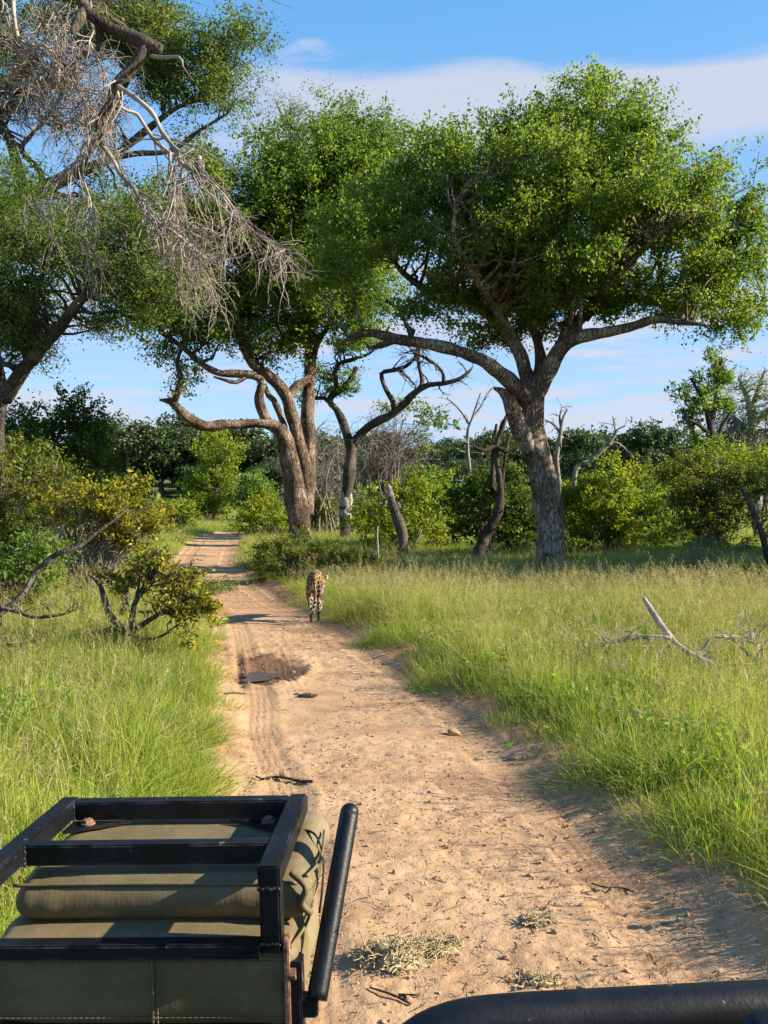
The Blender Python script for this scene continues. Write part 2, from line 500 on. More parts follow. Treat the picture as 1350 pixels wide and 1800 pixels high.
def mat_ground():
    m, nb, out = new_mat('ground')
    geo = nb.n('ShaderNodeNewGeometry')
    p = geo.outputs['Position']
    md = nb.noise(p, 1.6, 6, 0.65)
    fine = nb.noise(p, 25, 5, 0.7)
    c = nb.ramp(md, [(0.3, (0.07, 0.085, 0.02)), (0.5, (0.11, 0.13, 0.03)), (0.7, (0.20, 0.17, 0.07))])
    c = nb.mix(nb.math('MULTIPLY', nb.smooth(fine, 0.5, 0.7), 0.5), c, (0.20, 0.14, 0.08))
    pr = nb.n('ShaderNodeBsdfPrincipled')
    nb.l(c, pr.inputs['Base Color'])
    pr.inputs['Roughness'].default_value = 0.95
    pr.inputs['Specular IOR Level'].default_value = 0.1
    nb.l(nb.bump(fine, 0.8, 0.05), pr.inputs['Normal'])
    nb.l(pr.outputs[0], out.inputs[0])
    return m


M['ground'] = mat_ground()

# ------------------------------------------------------------------ terrain
_zy = np.array([-60, 0, 8, 10.5, 12.6, 14.2, 16, 20, 24, 32, 40, 50, 60, 90, 130, 180, 260, 400, 2500], float)
_zz = np.array([0, 0, .03, .10, .20, .10, -.02, .03, .10, .30, .33, .36, .5, 1.2, 3.2, 6.5, 8.5, 8.5, 4.0])
_ty = np.arange(-60, 130, 0.1)
_tz = np.interp(_ty, _zy, _zz)
_k = np.exp(-0.5 * (np.arange(-20, 21) / 7.0) ** 2); _k /= _k.sum()
_tz = np.convolve(np.pad(_tz, 20, 'edge'), _k, 'valid')


def base_z(Yv):
    Yv = np.asarray(Yv, float)
    return np.where(Yv < 129, np.interp(Yv, _ty, _tz), np.interp(Yv, _zy, _zz))


_ry = np.arange(-10, 62, 0.1)
_rc = np.interp(_ry, [-10, 0, 3, 4.6, 6.3, 8.2, 9.4, 11, 12.5, 16, 24, 40, 48, 60], [.7, .58, .44, .28, .04, -.38, -.71, -1.17, -1.62, -2.7, -5.1, -7.7, -7.6, -5])
_rw = np.interp(_ry, [-10, 3, 4.6, 6.3, 8.2, 9.4, 11, 12.5, 16, 24, 40, 60], [1.35, 1.32, 1.20, 1.13, 1.10, 1.12, 1.06, 1.0, 1.05, 1.05, 1.15, 1.1])
_k2 = np.exp(-0.5 * (np.arange(-40, 41) / 13.0) ** 2); _k2 /= _k2.sum()
_rc = np.convolve(np.pad(_rc, 40, 'edge'), _k2, 'valid')


def road_c(Yv): return np.interp(Yv, _ry, _rc)
def road_w(Yv): return np.interp(Yv, _ry, _rw)


def road_d(Xv, Yv):
    """metres outside the road's edge (negative: on the road)"""
    d = np.abs(Xv - road_c(Yv)) - road_w(Yv)
    return np.where(Yv > 46, 5.0, d)


def verge_z(Xv, Yv):
    Xv = np.asarray(Xv, float); Yv = np.asarray(Yv, float)
    d = road_d(Xv, Yv)
    t = np.clip((d + 0.05) / 0.5, 0, 1); t = t * t * (3 - 2 * t)
    amp = np.clip(Yv, 0, 40) / 40
    far = np.clip((Yv - 90) / 60, 0, 1)
    side = 1.0 + 0.25 * (vnoise(Xv / 45 + 9, Yv / 60, 4) - 0.5) * far * 2
    return base_z(Yv) * side + 0.09 * t + (fbm(Xv * 0.35, Yv * 0.35, 3) - 0.5) * 0.12 * np.clip(d, 0, 1) * (0.4 + amp)


def axis(lo, hi, mid_lo, mid_hi, step, gr=1.22):
    a = list(np.arange(mid_lo, mid_hi + 1e-6, step))
    s = step; v = mid_hi
    while v < hi: s *= gr; v += s; a.append(v)
    s = step; v = mid_lo
    while v > lo: s *= gr; v -= s; a.insert(0, v)
    return np.array(a)


def grid_faces(nr, nc):
    i = np.arange(nr - 1)[:, None] * nc + np.arange(nc - 1)[None, :]
    return np.stack([i, i + 1, i + nc + 1, i + nc], -1).reshape(-1, 4)


gx = axis(-1800, 1800, -14, 14, 0.25, 1.12)
gy = axis(-60, 2400, 0, 50, 0.25, 1.06)
GX, GY = np.meshgrid(gx, gy)
GZ = verge_z(GX, GY)
gd = road_d(GX, GY)
GZ = GZ - 0.16 * np.clip((0.30 - gd) / 0.2, 0, 1)
ground = mk('ground', np.stack([GX, GY, GZ], -1), [grid_faces(len(gy), len(gx))], M['ground'], smooth=True)
tag(ground, kind='structure')

# road: fine sheet with ruts, tread marks, a muddy hole and crumbly relief
ys = [1.2]
while ys[-1] < 46: ys.append(ys[-1] + max(0.017, 0.0036 * ys[-1]))
ys = np.array(ys)
us = np.linspace(-1.8, 1.8, 145)
RU, RY = np.meshgrid(us, ys)
RX = RU + road_c(RY)
edge = np.abs(RU) - road_w(RY)


def track(Yv, pts):  # lateral centre of a wheel track, in metres from the road's centre line
    a = np.array(pts); return np.interp(Yv, a[:, 0], a[:, 1])


PX, PY = -1.33, 9.35                       # the muddy hole
det = (fbm(RX * 1.2, RY * 1.2, 11) - 0.5) * 0.045 + (fbm(RX * 5, RY * 5, 12) - 0.5) * 0.012
cr = fbm(RX * 17, RY * 17, 13, 3)
cr2 = vnoise(RX * 38, RY * 38, 21)
rough_zone = np.clip((fbm(RX * 0.9 + 4, RY * 0.5, 14) - 0.38) * 5, 0, 1)
det = det + (cr - 0.5) * 0.011 * (0.35 + rough_zone) + np.clip(cr2 - 0.62, 0, 1) * 0.020 * (0.25 + rough_zone)
wet = np.zeros_like(det)
red = np.zeros_like(det)
for side, pts, w in ((-1, [(0, -.62), (3, -.62), (5, -.72), (7, -.88), (8.3, -.80), (9.6, -.72), (12, -.6), (46, -.6)], 0.15), (1, [(0, .78), (3, .78), (5, .80), (7, .82), (9.4, .78), (12, .55), (46, .6)], 0.16)):
    tu = RU - track(RY, pts) - 0.02 * np.sin(RY * 1.7)
    m_ = np.clip(1.0 - (np.abs(tu) / w) ** 4, 0, 1)
    det = det * (1 - 0.5 * m_) - 0.008 * m_
    vis = np.clip((fbm(RU * 0.2 + side, RY * 0.45, 31 + side) - 0.25) * 4, 0.35, 1)
    if side < 0: vis = np.maximum(vis, np.exp(-((RY - 8.0) / 1.9) ** 2))
    else: vis = np.maximum(vis, np.exp(-((RY - 9.4) / 2.2) ** 2))
    det = det + m_ * vis * 0.0085 * np.cos(tu * 2 * math.pi / 0.058) + m_ * vis * 0.0045 * np.sin(RY * 2 * math.pi / 0.06 + np.sign(tu) * 1.5)
    det = det + 0.004 * np.exp(-((np.abs(tu) - w - 0.04) / 0.04) ** 2) * (0.5 + cr)
    red += m_ * 0.15
hole = np.exp(-(((RX - PX) / 0.36) ** 2 + ((RY - PY) / 0.55) ** 2) ** 1.5)
det = det - 0.075 * hole
lip = np.exp(-((((RX - PX - 0.1) / 0.42) ** 2 + ((RY - PY) / 0.72) ** 2) ** 0.5 - 1.05) ** 2 / 0.03)
det = det + lip * (0.018 + 0.05 * (cr - 0.4)) * np.clip((RX - PX + 0.5) * 2, 0.1, 1)
# tread ribs pressed into the mud on either side of the hole
rib_c = RX - (PX + 0.05 + (9.35 - RY) * 0.22)
ribz = np.exp(-(rib_c / 0.33) ** 4) * np.exp(-((RY - 9.2) / 1.15) ** 4)
det = det + ribz * 0.010 * np.cos((rib_c + .02 * (fbm(RX * 6, RY * 3, 91) - .5)) * 2 * math.pi / 0.068) * np.clip((fbm(RX * 3, RY * 3, 92) - .3) * 3, .1, 1.2)
# the tyre cut beside the hole
cut = np.exp(-((RX - (PX - 0.18 + (9.35 - RY) * 0.20)) / 0.035) ** 2) * np.exp(-((RY - 9.3) / 1.0) ** 4)
det = det + 0.022 * cut - 0.03 * np.exp(-((RX - (PX - 0.27 + (9.35 - RY) * 0.20)) / 0.05) ** 2) * np.exp(-((RY - 9.3) / 0.9) ** 4)
wet += np.clip((0.35 + 1.5 * fbm(RX * 3.2, RY * 2.2, 95)) * 1.1 * np.exp(-(((RX - PX - 0.04 - (9.35 - RY) * .12) / 0.40) ** 2 + ((RY - PY) / 0.80) ** 2)), 0, 1)
# eroded right bank
bank = np.clip((edge + 0.28) / 0.3, 0, 1) * (RU > 0)
red += bank * np.clip((RY - 5) / 3, 0.35, 1)
det = det + bank * (0.04 + 0.03 * (cr - 0.5) + 0.022 * (fbm(RX * 4, RY * 4, 41) - 0.5))
det = det + 0.05 * np.clip((edge + 0.15) / 0.3, 0, 1)
red += np.clip((RY - 12.6) / 1.5, 0, 1) * 0.35 * np.clip((20 - RY) / 4, 0, 1)
fall = np.clip((edge - 0.30) / 0.25, 0, 1)
RZ = base_z(RY) + det - fall * 0.16
road = mk('road', np.stack([RX, RY, RZ], -1), [grid_faces(len(ys), len(us))], M['sand'], smooth=True, attrs={'wet': wet.ravel(), 'red': np.clip(red, 0, 1).ravel()})
tag(road, kind='structure')


def road_z(x, y):
    j = int(np.clip(np.searchsorted(ys, y), 1, len(ys) - 1)); i = int(np.clip(np.searchsorted(us, x - road_c(y)), 1, len(us) - 1))
    return float(RZ[j, i])


def gz(x, y):
    return float(verge_z(np.array([x]), np.array([y]))[0])


# puddle in the hole
m, nb, out = new_mat('muddy_water')
pr = nb.n('ShaderNodeBsdfPrincipled')
pr.inputs['Base Color'].default_value = (0.06, 0.045, 0.036, 1)
pr.inputs['Roughness'].default_value = 0.3
pr.inputs['Specular IOR Level'].default_value = 0.22
tcp = nb.n('ShaderNodeTexCoord')
nb.l(nb.bump(nb.noise(tcp.outputs['Object'], 9, 3), 0.08, 0.02), pr.inputs['Normal'])
nb.l(pr.outputs[0], out.inputs[0])
an = np.linspace(0, 2 * math.pi, 40, endpoint=False)
rr = 1 + 0.18 * np.sin(3 * an + 1) + 0.1 * np.sin(5 * an)
pv = np.stack([0.20 * rr * np.cos(an) - 0.02, 0.26 * rr * np.sin(an) - 0.05, 0 * an], -1)
pud = mk('puddle', np.vstack([pv, [[0, 0, 0]]]), [np.stack([np.arange(40), (np.arange(40) + 1) % 40, np.full(40, 40)], -1)], m)
pud.location = (PX, PY, float(base_z(PY)) - 0.058)
tag(pud, kind='structure')

# ------------------------------------------------------------------ instancing for uncountable stuff
def scatter(name, pts, rot, scl, idx, protos, label=None):
    """points -> geometry-node instances of the prototype meshes"""
    c = bpy.data.collections.new(name + '_source')
    for k, p in enumerate(protos):
        p.name = '%s_%02d' % (name, k)
        c.objects.link(p)
    me = bpy.data.meshes.new(name)
    me.vertices.add(len(pts)); me.vertices.foreach_set('co', np.asarray(pts, np.float32).ravel())
    for nm, tp, d, key in (('irot', 'FLOAT_VECTOR', rot, 'vector'), ('iscl', 'FLOAT_VECTOR', scl, 'vector'), ('iidx', 'INT', idx, 'value')):
        at = me.attributes.new(nm, tp, 'POINT')
        at.data.foreach_set(key, np.asarray(d, np.int32 if tp == 'INT' else np.float32).ravel())
    o = bpy.data.objects.new(name, me)
    COL.objects.link(o)
    tag(o, label, kind='stuff')
    g = bpy.data.node_groups.new(name + '_scatter', 'GeometryNodeTree')
    g.interface.new_socket('Geometry', in_out='INPUT', socket_type='NodeSocketGeometry')
    g.interface.new_socket('Geometry', in_out='OUTPUT', socket_type='NodeSocketGeometry')
    q = NB(g)
    gi = q.n('NodeGroupInput'); go = q.n('NodeGroupOutput')
    ci = q.n('GeometryNodeCollectionInfo')
    ci.inputs['Collection'].default_value = c
    ci.inputs['Separate Children'].default_value = True
    ci.inputs['Reset Children'].default_value = True
    ip = q.n('GeometryNodeInstanceOnPoints')
    ip.inputs['Pick Instance'].default_value = True
    q.l(gi.outputs[0], ip.inputs['Points'])
    q.l(ci.outputs[0], ip.inputs['Instance'])
    for nm, tp, sock in (('irot', 'FLOAT_VECTOR', 'Rotation'), ('iscl', 'FLOAT_VECTOR', 'Scale'), ('iidx', 'INT', 'Instance Index')):
        na = q.n('GeometryNodeInputNamedAttribute', data_type=tp)
        na.inputs['Name'].default_value = nm
        q.l(na.outputs['Attribute'], ip.inputs[sock])
    q.l(ip.outputs[0], go.inputs[0])
    md = o.modifiers.new('scatter', 'NODES')
    md.node_group = g
    return o


def grass_clump(name, seed, n, hlo, hhi, width, spread, lean, segs=4, seeds=0, mat=None):
    rng = np.random.default_rng(seed)
    Vs, Fs, H, Sd, Rn = [], [], [], [], []
    off = 0

    def ribbon(base, d, L, w, curve, s, seedflag, rv, segs=segs):
        nonlocal off
        side = unit(np.cross(d, np.array((0, 0, 1.0))) + rng.normal(size=3) * 0.5)
        pts = []
        cur = base.copy(); dd = d.copy()
        for k in range(segs + 1):
            t = k / segs
            ww = w * (1 - t ** 2.2) * 0.5 + 0.0004
            pts += [cur - side * ww, cur + side * ww]
            dd = unit(dd + np.array((dd[0], dd[1], -0.25)) * curve / segs)
            cur = cur + dd * L / segs
        for k in range(segs):
            a = off + 2 * k
            Fs.append((a, a + 1, a + 3, a + 2))
        Vs.extend(pts); off += len(pts)
        H.extend(np.repeat(np.linspace(0, 1, segs + 1), 2)); Sd.extend([seedflag] * len(pts)); Rn.extend([rv] * len(pts))
        return cur, dd

    for k in range(n):
        a = rng.uniform(0, 6.283); r = spread * math.sqrt(rng.uniform())
        base = np.array((r * math.cos(a), r * math.sin(a), -0.02))
        le = abs(rng.normal()) * lean; a2 = a + rng.normal() * 0.9
        d = unit(np.array((math.cos(a2) * le, math.sin(a2) * le, 1.0)))
        ribbon(base, d, rng.uniform(hlo, hhi), width * rng.uniform(0.6, 1.3), rng.uniform(0.3, 1.6), k, 0.0, rng.uniform())
    for k in range(seeds):
        a = rng.uniform(0, 6.283); r = spread * math.sqrt(rng.uniform())
        base = np.array((r * math.cos(a), r * math.sin(a), 0))
        d = unit(np.array((rng.normal() * 0.16, rng.normal() * 0.16, 1.0)))
        rv = rng.uniform()
        L = hhi * rng.uniform(1.05, 1.45)
        tip, dd = ribbon(base, d, L, width * 0.5, 0.35, k, 0.55, rv)
        for j in range(12):
            t = j / 12
            p = tip - dd * L * 0.26 * t
            sd = unit(dd * 0.9 + rng.normal(size=3) * 0.55)
            ribbon(p, sd, 0.035 + 0.03 * t, width * 0.7, 0.4, j, 1.0, rv, 1)
    return mk(name, Vs, [Fs], mat, attrs={'h': H, 'seed': Sd, 'rnd': Rn}, link=False)


def jitter_pts(ylo, yhi, s_fn, xfn, rng):
    out = []
    y = ylo
    while y < yhi:
        s = s_fn(y)
        x0, x1 = xfn(y)
        n = max(1, int((x1 - x0) / s))
        xs = x0 + (np.arange(n) + rng.uniform(0, 1, n)) * s
        out.append(np.stack([xs, y + rng.uniform(0, s, n)], -1))
        y += s
    return np.vstack(out)


def make_grass():
    rng = np.random.default_rng(21)
    protos = [grass_clump('g', 1, 20, .22, .46, .0065, .07, .42, 4, 0, M['grass']),
              grass_clump('g', 2, 18, .28, .58, .0060, .08, .34, 4, 0, M['grass']),
              grass_clump('g', 3, 16, .20, .40, .0075, .09, .65, 4, 0, M['grass']),
              grass_clump('g', 4, 14, .26, .50, .0060, .07, .35, 4, 2, M['grass']),
              grass_clump('g', 5, 10, .26, .46, .0060, .07, .35, 4, 5, M['grass']),
              grass_clump('g', 6, 34, .30, .62, .0085, .06, .75, 5, 1, M['grass']),
              grass_clump('g', 7, 9, .35, .75, .0055, .05, .9, 5, 2, M['grass'])]
    pts = jitter_pts(2.3, 24, lambda y: max(0.068, 0.0062 * y), lambda y: (-0.5 * y - 1.2, 0.5 * y + 1.6), rng)
    d = road_d(pts[:, 0], pts[:, 1])
    nz = fbm(pts[:, 0] * 1.7, pts[:, 1] * 1.7, 5)
    right = pts[:, 0] > road_c(pts[:, 1])
    nz2 = fbm(pts[:, 0] * .7, pts[:, 1] * .7, 66, 2)
    lim = np.where(right, -0.04 + (nz - 0.5) * 0.55 + (nz2 - .5) * .45, 0.02 + (nz - 0.5) * 0.7)
    keep = d > lim
    keep |= (rng.uniform(0, 1, len(d)) < 0.05) & (d > -0.15) & (nz > 0.5)
    pts, d, nz, right = pts[keep], d[keep], nz[keep], right[keep]
    z = verge_z(pts[:, 0], pts[:, 1]) - np.where(d < 0.1, 0.03, 0.0)
    ln = np.clip((d - lim[keep]) / 0.7, 0, 1)
    patch = fbm(pts[:, 0] * 0.5, pts[:, 1] * 0.5, 8)
    s = (0.62 + 0.50 * ln) * (0.75 + 0.55 * patch) * rng.uniform(0.8, 1.25, len(d))
    s = np.where(right, s * 0.62, s * 0.66) * (1 - 0.012 * np.clip(pts[:, 1] - 5, 0, 20))
    idx = rng.integers(0, 3, len(d))
    seedp = np.where(right, np.interp(pts[:, 1], [5, 9, 14, 20], [.06, .2, .55, .45]), 0.06) + np.clip((patch - 0.5), 0, 1)
    u = rng.uniform(0, 1, len(d))
    idx = np.where(u < seedp * 0.6, 3, idx); idx = np.where(u < seedp * 0.28, 4, idx)
    tus = fbm(pts[:, 0] * 2.6, pts[:, 1] * 2.6, 61, 2)
    u2 = rng.uniform(0, 1, len(d))
    idx = np.where((tus > .60) & (u2 < .45), 5, idx); idx = np.where(u2 > .955, 6, idx)
    s = s * np.where(tus < .40, .72, 1.0) * np.where(idx == 5, 1.12, 1.0)
    # grass hanging out over the road's edge
    lean = np.where(d - lim[keep] < 0.25, 0.45, 0.0) * rng.uniform(0.2, 1, len(d)) * np.where(right, -1, 1)
    rot = np.stack([rng.normal(0, 0.12, len(d)), lean + rng.normal(0, 0.1, len(d)), rng.uniform(0, 0.0001, len(d))], -1)
    spin = rng.uniform(0, 6.283, len(d))
    rot[:, 2] = np.where(np.abs(lean) > 0.01, rng.normal(0, 0.6, len(d)), spin)
    wide = 1 + np.clip(pts[:, 1] - 8, 0, 20) * 0.035
    sw = s * wide * 1.35
    scl = np.stack([sw, sw, s], -1)
    scatter('grass', np.column_stack([pts, z]), rot, scl, idx, protos, 'tall green grass on both verges of the sandy track')

    protos = [grass_clump('f', 11, 26, .25, .55, .018, .22, .40, 3, 0, M['grass_far']),
              grass_clump('f', 12, 24, .28, .60, .016, .25, .34, 3, 2, M['grass_far']),
              grass_clump('f', 13, 26, .20, .46, .020, .25, .55, 3, 0, M['grass_far'])]
    pts = jitter_pts(23, 95, lambda y: 0.13 + 0.0045 * y, lambda y: (-0.48 * y - 2, 0.48 * y + 2), rng)
    d = road_d(pts[:, 0], pts[:, 1])
    nz = fbm(pts[:, 0], pts[:, 1], 15)
    keep = d > (nz - 0.4) * 0.6
    pts = pts[keep]; n = len(pts)
    z = verge_z(pts[:, 0], pts[:, 1])
    s = 0.62 * rng.uniform(0.7, 1.15, n) * (0.7 + 0.5 * fbm(pts[:, 0] * .3, pts[:, 1] * .3, 18))
    w = s * (1.4 + pts[:, 1] * 0.006)
    scatter('meadow_grass', np.column_stack([pts, z]), np.stack([rng.normal(0, .1, n), rng.normal(0, .1, n), rng.uniform(0, 6.28, n)], -1), np.stack([w, w, s], -1), rng.integers(0, 3, n), protos, 'grass under the trees and beyond the bend of the track')


make_grass()


def make_crumbs():
    """earth crumbs and dry bits lying on the track"""
    rng = np.random.default_rng(5)
    protos = []
    for k in range(4):
        bm = bmesh.new()
        bmesh.ops.create_icosphere(bm, subdivisions=1, radius=1)
        for v in bm.verts:
            v.co *= rng.uniform(0.6, 1.25); v.co.z *= 0.62
        me = bpy.data.meshes.new('crumb'); bm.to_mesh(me); bm.free()
        me.materials.append(M['sand_crumb'])
        protos.append(bpy.data.objects.new('crumb', me))
    for k in range(3):
        Pt = np.cumsum(np.vstack([[0, 0, 0], rng.normal(0, .25, (4, 3)) * [1, 1, .12] + [1, 0, 0]]), 0)[None]
        V, Fc = tubes(Pt - Pt.mean(1, keepdims=True), np.full((1, 5), .09), 4)
        protos.append(mk('chaff', V, Fc, M['chaff'] if k else M['dead_dark'], link=False))
    n = 42000
    yv = 1.8 + (rng.uniform(0, 1, n) ** 1.5) * 22
    uv = rng.uniform(-1.45, 1.5, n)
    xv = uv + road_c(yv)
    zone = fbm(xv * .9 + 4, yv * .5, 14)
    keep = (rng.uniform(0, 1, n) < np.clip((zone - .3) * 3.5, .12, 1)) & (np.abs(uv) < road_w(yv) + .15)
    xv, yv, uv = xv[keep], yv[keep], uv[keep]
    j = np.clip(np.searchsorted(ys, yv), 1, len(ys) - 1); i = np.clip(np.searchsorted(us, uv), 1, len(us) - 1)
    zv = RZ[j, i]
    n = len(xv)
    idx = np.where(rng.uniform(0, 1, n) < .62, rng.integers(0, 4, n), rng.integers(4, 7, n))
    s = np.where(idx < 4, np.clip(rng.lognormal(-5.5, .55, n), .002, .018), np.clip(rng.lognormal(-4.85, .5, n), .004, .021))
    tilt = np.where(idx < 4, 1.0, 0.1)
    rot = np.stack([rng.normal(0, .6, n) * tilt, rng.normal(0, .6, n) * tilt, rng.uniform(0, 6.28, n)], -1)
    scatter('gravel_crumbs', np.column_stack([xv, yv, zv + s * .25]), rot, np.stack([s, s, s], -1), idx, protos, 'crumbs of red earth and dry chaff strewn over the track')


M['sand_crumb'] = mat_plain('sand_crumb', (0.26, 0.14, 0.075), (0.50, 0.32, 0.18), 0.95, 2)
M['chaff'] = mat_plain('chaff', (0.22, 0.16, 0.09), (0.48, 0.38, 0.22), 0.9, 3)
make_crumbs()

# ------------------------------------------------------------------ trees
def limb_px(ctrl, d0):
    """control rows (x, y, depth offset, radius in px) -> rows (X, Y, Z, radius)"""
    rows = []
    for x, y, dy, r in ctrl:
        d = d0 + dy
        rows.append((*P(x, y, d), r / F * d))
    return np.array(rows)


def limb_mesh(name, rows, mat, parent, origin, sides=14, step=0.16, rough=0.14, rfreq=2.2, caps=True):
    L = np.linalg.norm(np.diff(rows[:, :3], axis=0), axis=1).sum()
    k = int(np.clip(L / step, 6, 90))
    c = catmull(rows, k)
    V, Fc = tubes(c[None, :, :3], np.maximum(c[None, :, 3], 0.004), sides, caps, rough, rfreq)
    mk(name, V, Fc, mat, parent, smooth=True, origin=origin)
    return c


def blob_points(blobs, d0, n, rng, shell=0.5, gap=0.0, gf=0.9, sup=0, srad=0.5):
    """clump centres and outward axes inside a set of ellipsoids given in photo pixels"""
    B = []
    for bl in blobs:
        x, y, rx, rz = bl[:4]; dy = bl[4] if len(bl) > 4 else 0.0; ry = bl[5] if len(bl) > 5 else rx; wt = bl[6] if len(bl) > 6 else 1.0
        d = d0 + dy
        B.append((P(x, y, d), np.array((rx, ry, rz)) / F * d, wt))
    if sup:
        Cs, As = blob_points(blobs, d0, max(8, n // sup), rng, max(shell, .6), gap, gf)
        k = rng.integers(0, len(Cs), n)
        sz = (srad * rng.uniform(.5, 1.5, len(Cs)))[k][:, None]
        off = unit(rng.normal(size=(n, 3))) * rng.uniform(0, 1, (n, 1)) ** .45
        return Cs[k] + off * sz * np.array((1, 1, .62)), unit(As[k] + off)
    vol = np.array([np.prod(r) ** (0.8) * w for _, r, w in B]); vol /= vol.sum()
    C = np.empty((0, 3)); A = np.empty((0, 3))
    while len(C) < n:
        k = rng.choice(len(B), size=n, p=vol)
        c0 = np.array([B[i][0] for i in k]); r0 = np.array([B[i][1] for i in k])
        u = unit(rng.normal(size=(n, 3)))
        rad = rng.uniform(0, 1, n) ** (1 / 3)
        rad = np.where(rng.uniform(0, 1, n) < shell, np.clip(rng.normal(0.93, 0.10, n), 0.6, 1.12), rad)
        c = c0 + u * r0 * rad[:, None]
        ok = n3(c, gf, 77) > (gap * 2 - 1.2) if gap else np.ones(n, bool)
        C = np.vstack([C, c[ok]]); A = np.vstack([A, u[ok]])
    return C[:n], A[:n]


def foliage(name, C, A, per, crad, size, mat, parent, origin, rng, upbias=0.5, aspect=0.45, stretch=0.5, droop=0.0):
    N = len(C)
    cnt = rng.integers(max(1, int(per * 0.5)), int(per * 1.5) + 1, N)
    idx = np.repeat(np.arange(N), cnt)
    ax = unit(A + rng.normal(size=A.shape) * 0.5 + np.array((0, 0, 0.25)))
    t = rng.uniform(-0.8, 1.0, len(idx))[:, None]
    cr = (crad * rng.uniform(0.6, 1.3, N))[idx][:, None]
    Q = C[idx] + ax[idx] * t * cr * (1 + stretch) + rng.normal(size=(len(idx), 3)) * cr * 0.36 * np.array((1, 1, 0.75))
    V, Fq, rnd = leaf_quads(Q, size, rng, upbias, aspect, droop=droop)
    o = mk(name, V, [Fq], mat, parent, attrs={'rnd': rnd}, origin=origin)
    o['kind'] = 'stuff'
    return o


def connect(C, limbs, rng, rmax=0.05, K=7, arch=0.15, frac=(0.25, 1.0)):
    """boughs from the nearest limb point to clump centres"""
    L = np.vstack(limbs)
    st = []; r0 = []
    for c in C:
        d = np.linalg.norm((L[:, :3] - c) * np.array((1, 1, 0.8)), axis=1) + rng.uniform(0, 0.6, len(L))
        d = d + np.where(L[:, 2] > c[2] + 0.5, 1.5, 0)
        j = int(np.argmin(d)); st.append(L[j, :3]); r0.append(min(L[j, 3] * 0.6, rmax))
    st = np.array(st); r0 = np.array(r0)
    t = np.linspace(0, 1, K)[None, :, None]
    D = C - st
    ln = np.linalg.norm(D, axis=1)
    Pt = st[:, None] + D[:, None] * t
    bow = rng.normal(size=D.shape) * arch * ln[:, None] + np.array((0, 0, 1.0)) * (arch * ln)[:, None] * 0.8
    Pt = Pt + bow[:, None] * (t * (1 - t)) * 1.6
    Pt[:, 1:-1] += rng.normal(size=(len(C), K - 2, 3)) * (0.035 * ln)[:, None, None]
    return Pt, r0[:, None] * np.linspace(1, 0.18, K)[None]


def tree(name, label, cat, group, d0, trunk, limbs, blobs, bark, leaf, n_cl, per, crad, lsize, seed, twigs=0, rmax=0.05, shell=0.5, gap=0.0,
         aspect=0.45, sides=18, upbias=0.5, sub=2, twmat=None, rough=0.16, extra=None, gf=0.9, droop=0.0, sup=13, srad=None):
    rng = np.random.default_rng(seed)
    rows = limb_px(trunk, d0)
    org = rows[0, :3].copy()
    root = empty(name, org, label, cat, group)
    all_l = [limb_mesh('trunk', rows, bark, root, org, sides, rough=rough)]
    for lb in limbs:
        rl = limb_px(lb, d0)
        all_l.append(limb_mesh('limb', rl, bark, root, org, max(8, sides - 6), rough=rough, rfreq=3.0))
    if n_cl:
        C, A = blob_points(blobs, d0, n_cl, rng, shell, gap, gf, sup, srad or crad * 2.3)
        if twigs:
            k = rng.choice(len(C), min(twigs, len(C)), replace=False)
            src = all_l[1:] if len(all_l) > 1 else all_l
            Pt, Rt = connect(C[k], src, rng, rmax)
            V, Fc = tubes(Pt, np.maximum(Rt, 0.004), 5)
            V2 = [V]; F2 = [Fc[0]]
            if sub:
                P2, R2 = grow(Pt, Rt, sub, 0.35 * crad * 3, 1.0 * crad * 3, 0.7, -0.1, 0.15, 0.5, 5, rng, 0.35, rmin=0.004)
                v2, f2 = tubes(P2, R2, 3)
                F2.append(f2[0] + len(V)); V2.append(v2)
            mk('boughs', np.vstack(V2), F2, twmat or bark, root, smooth=True, origin=org)['kind'] = 'stuff'
        foliage('foliage', C, A, per, crad, lsize, leaf, root, org, rng, upbias, aspect, droop=droop)
    if extra: extra(root, org, all_l, rng)
    return root


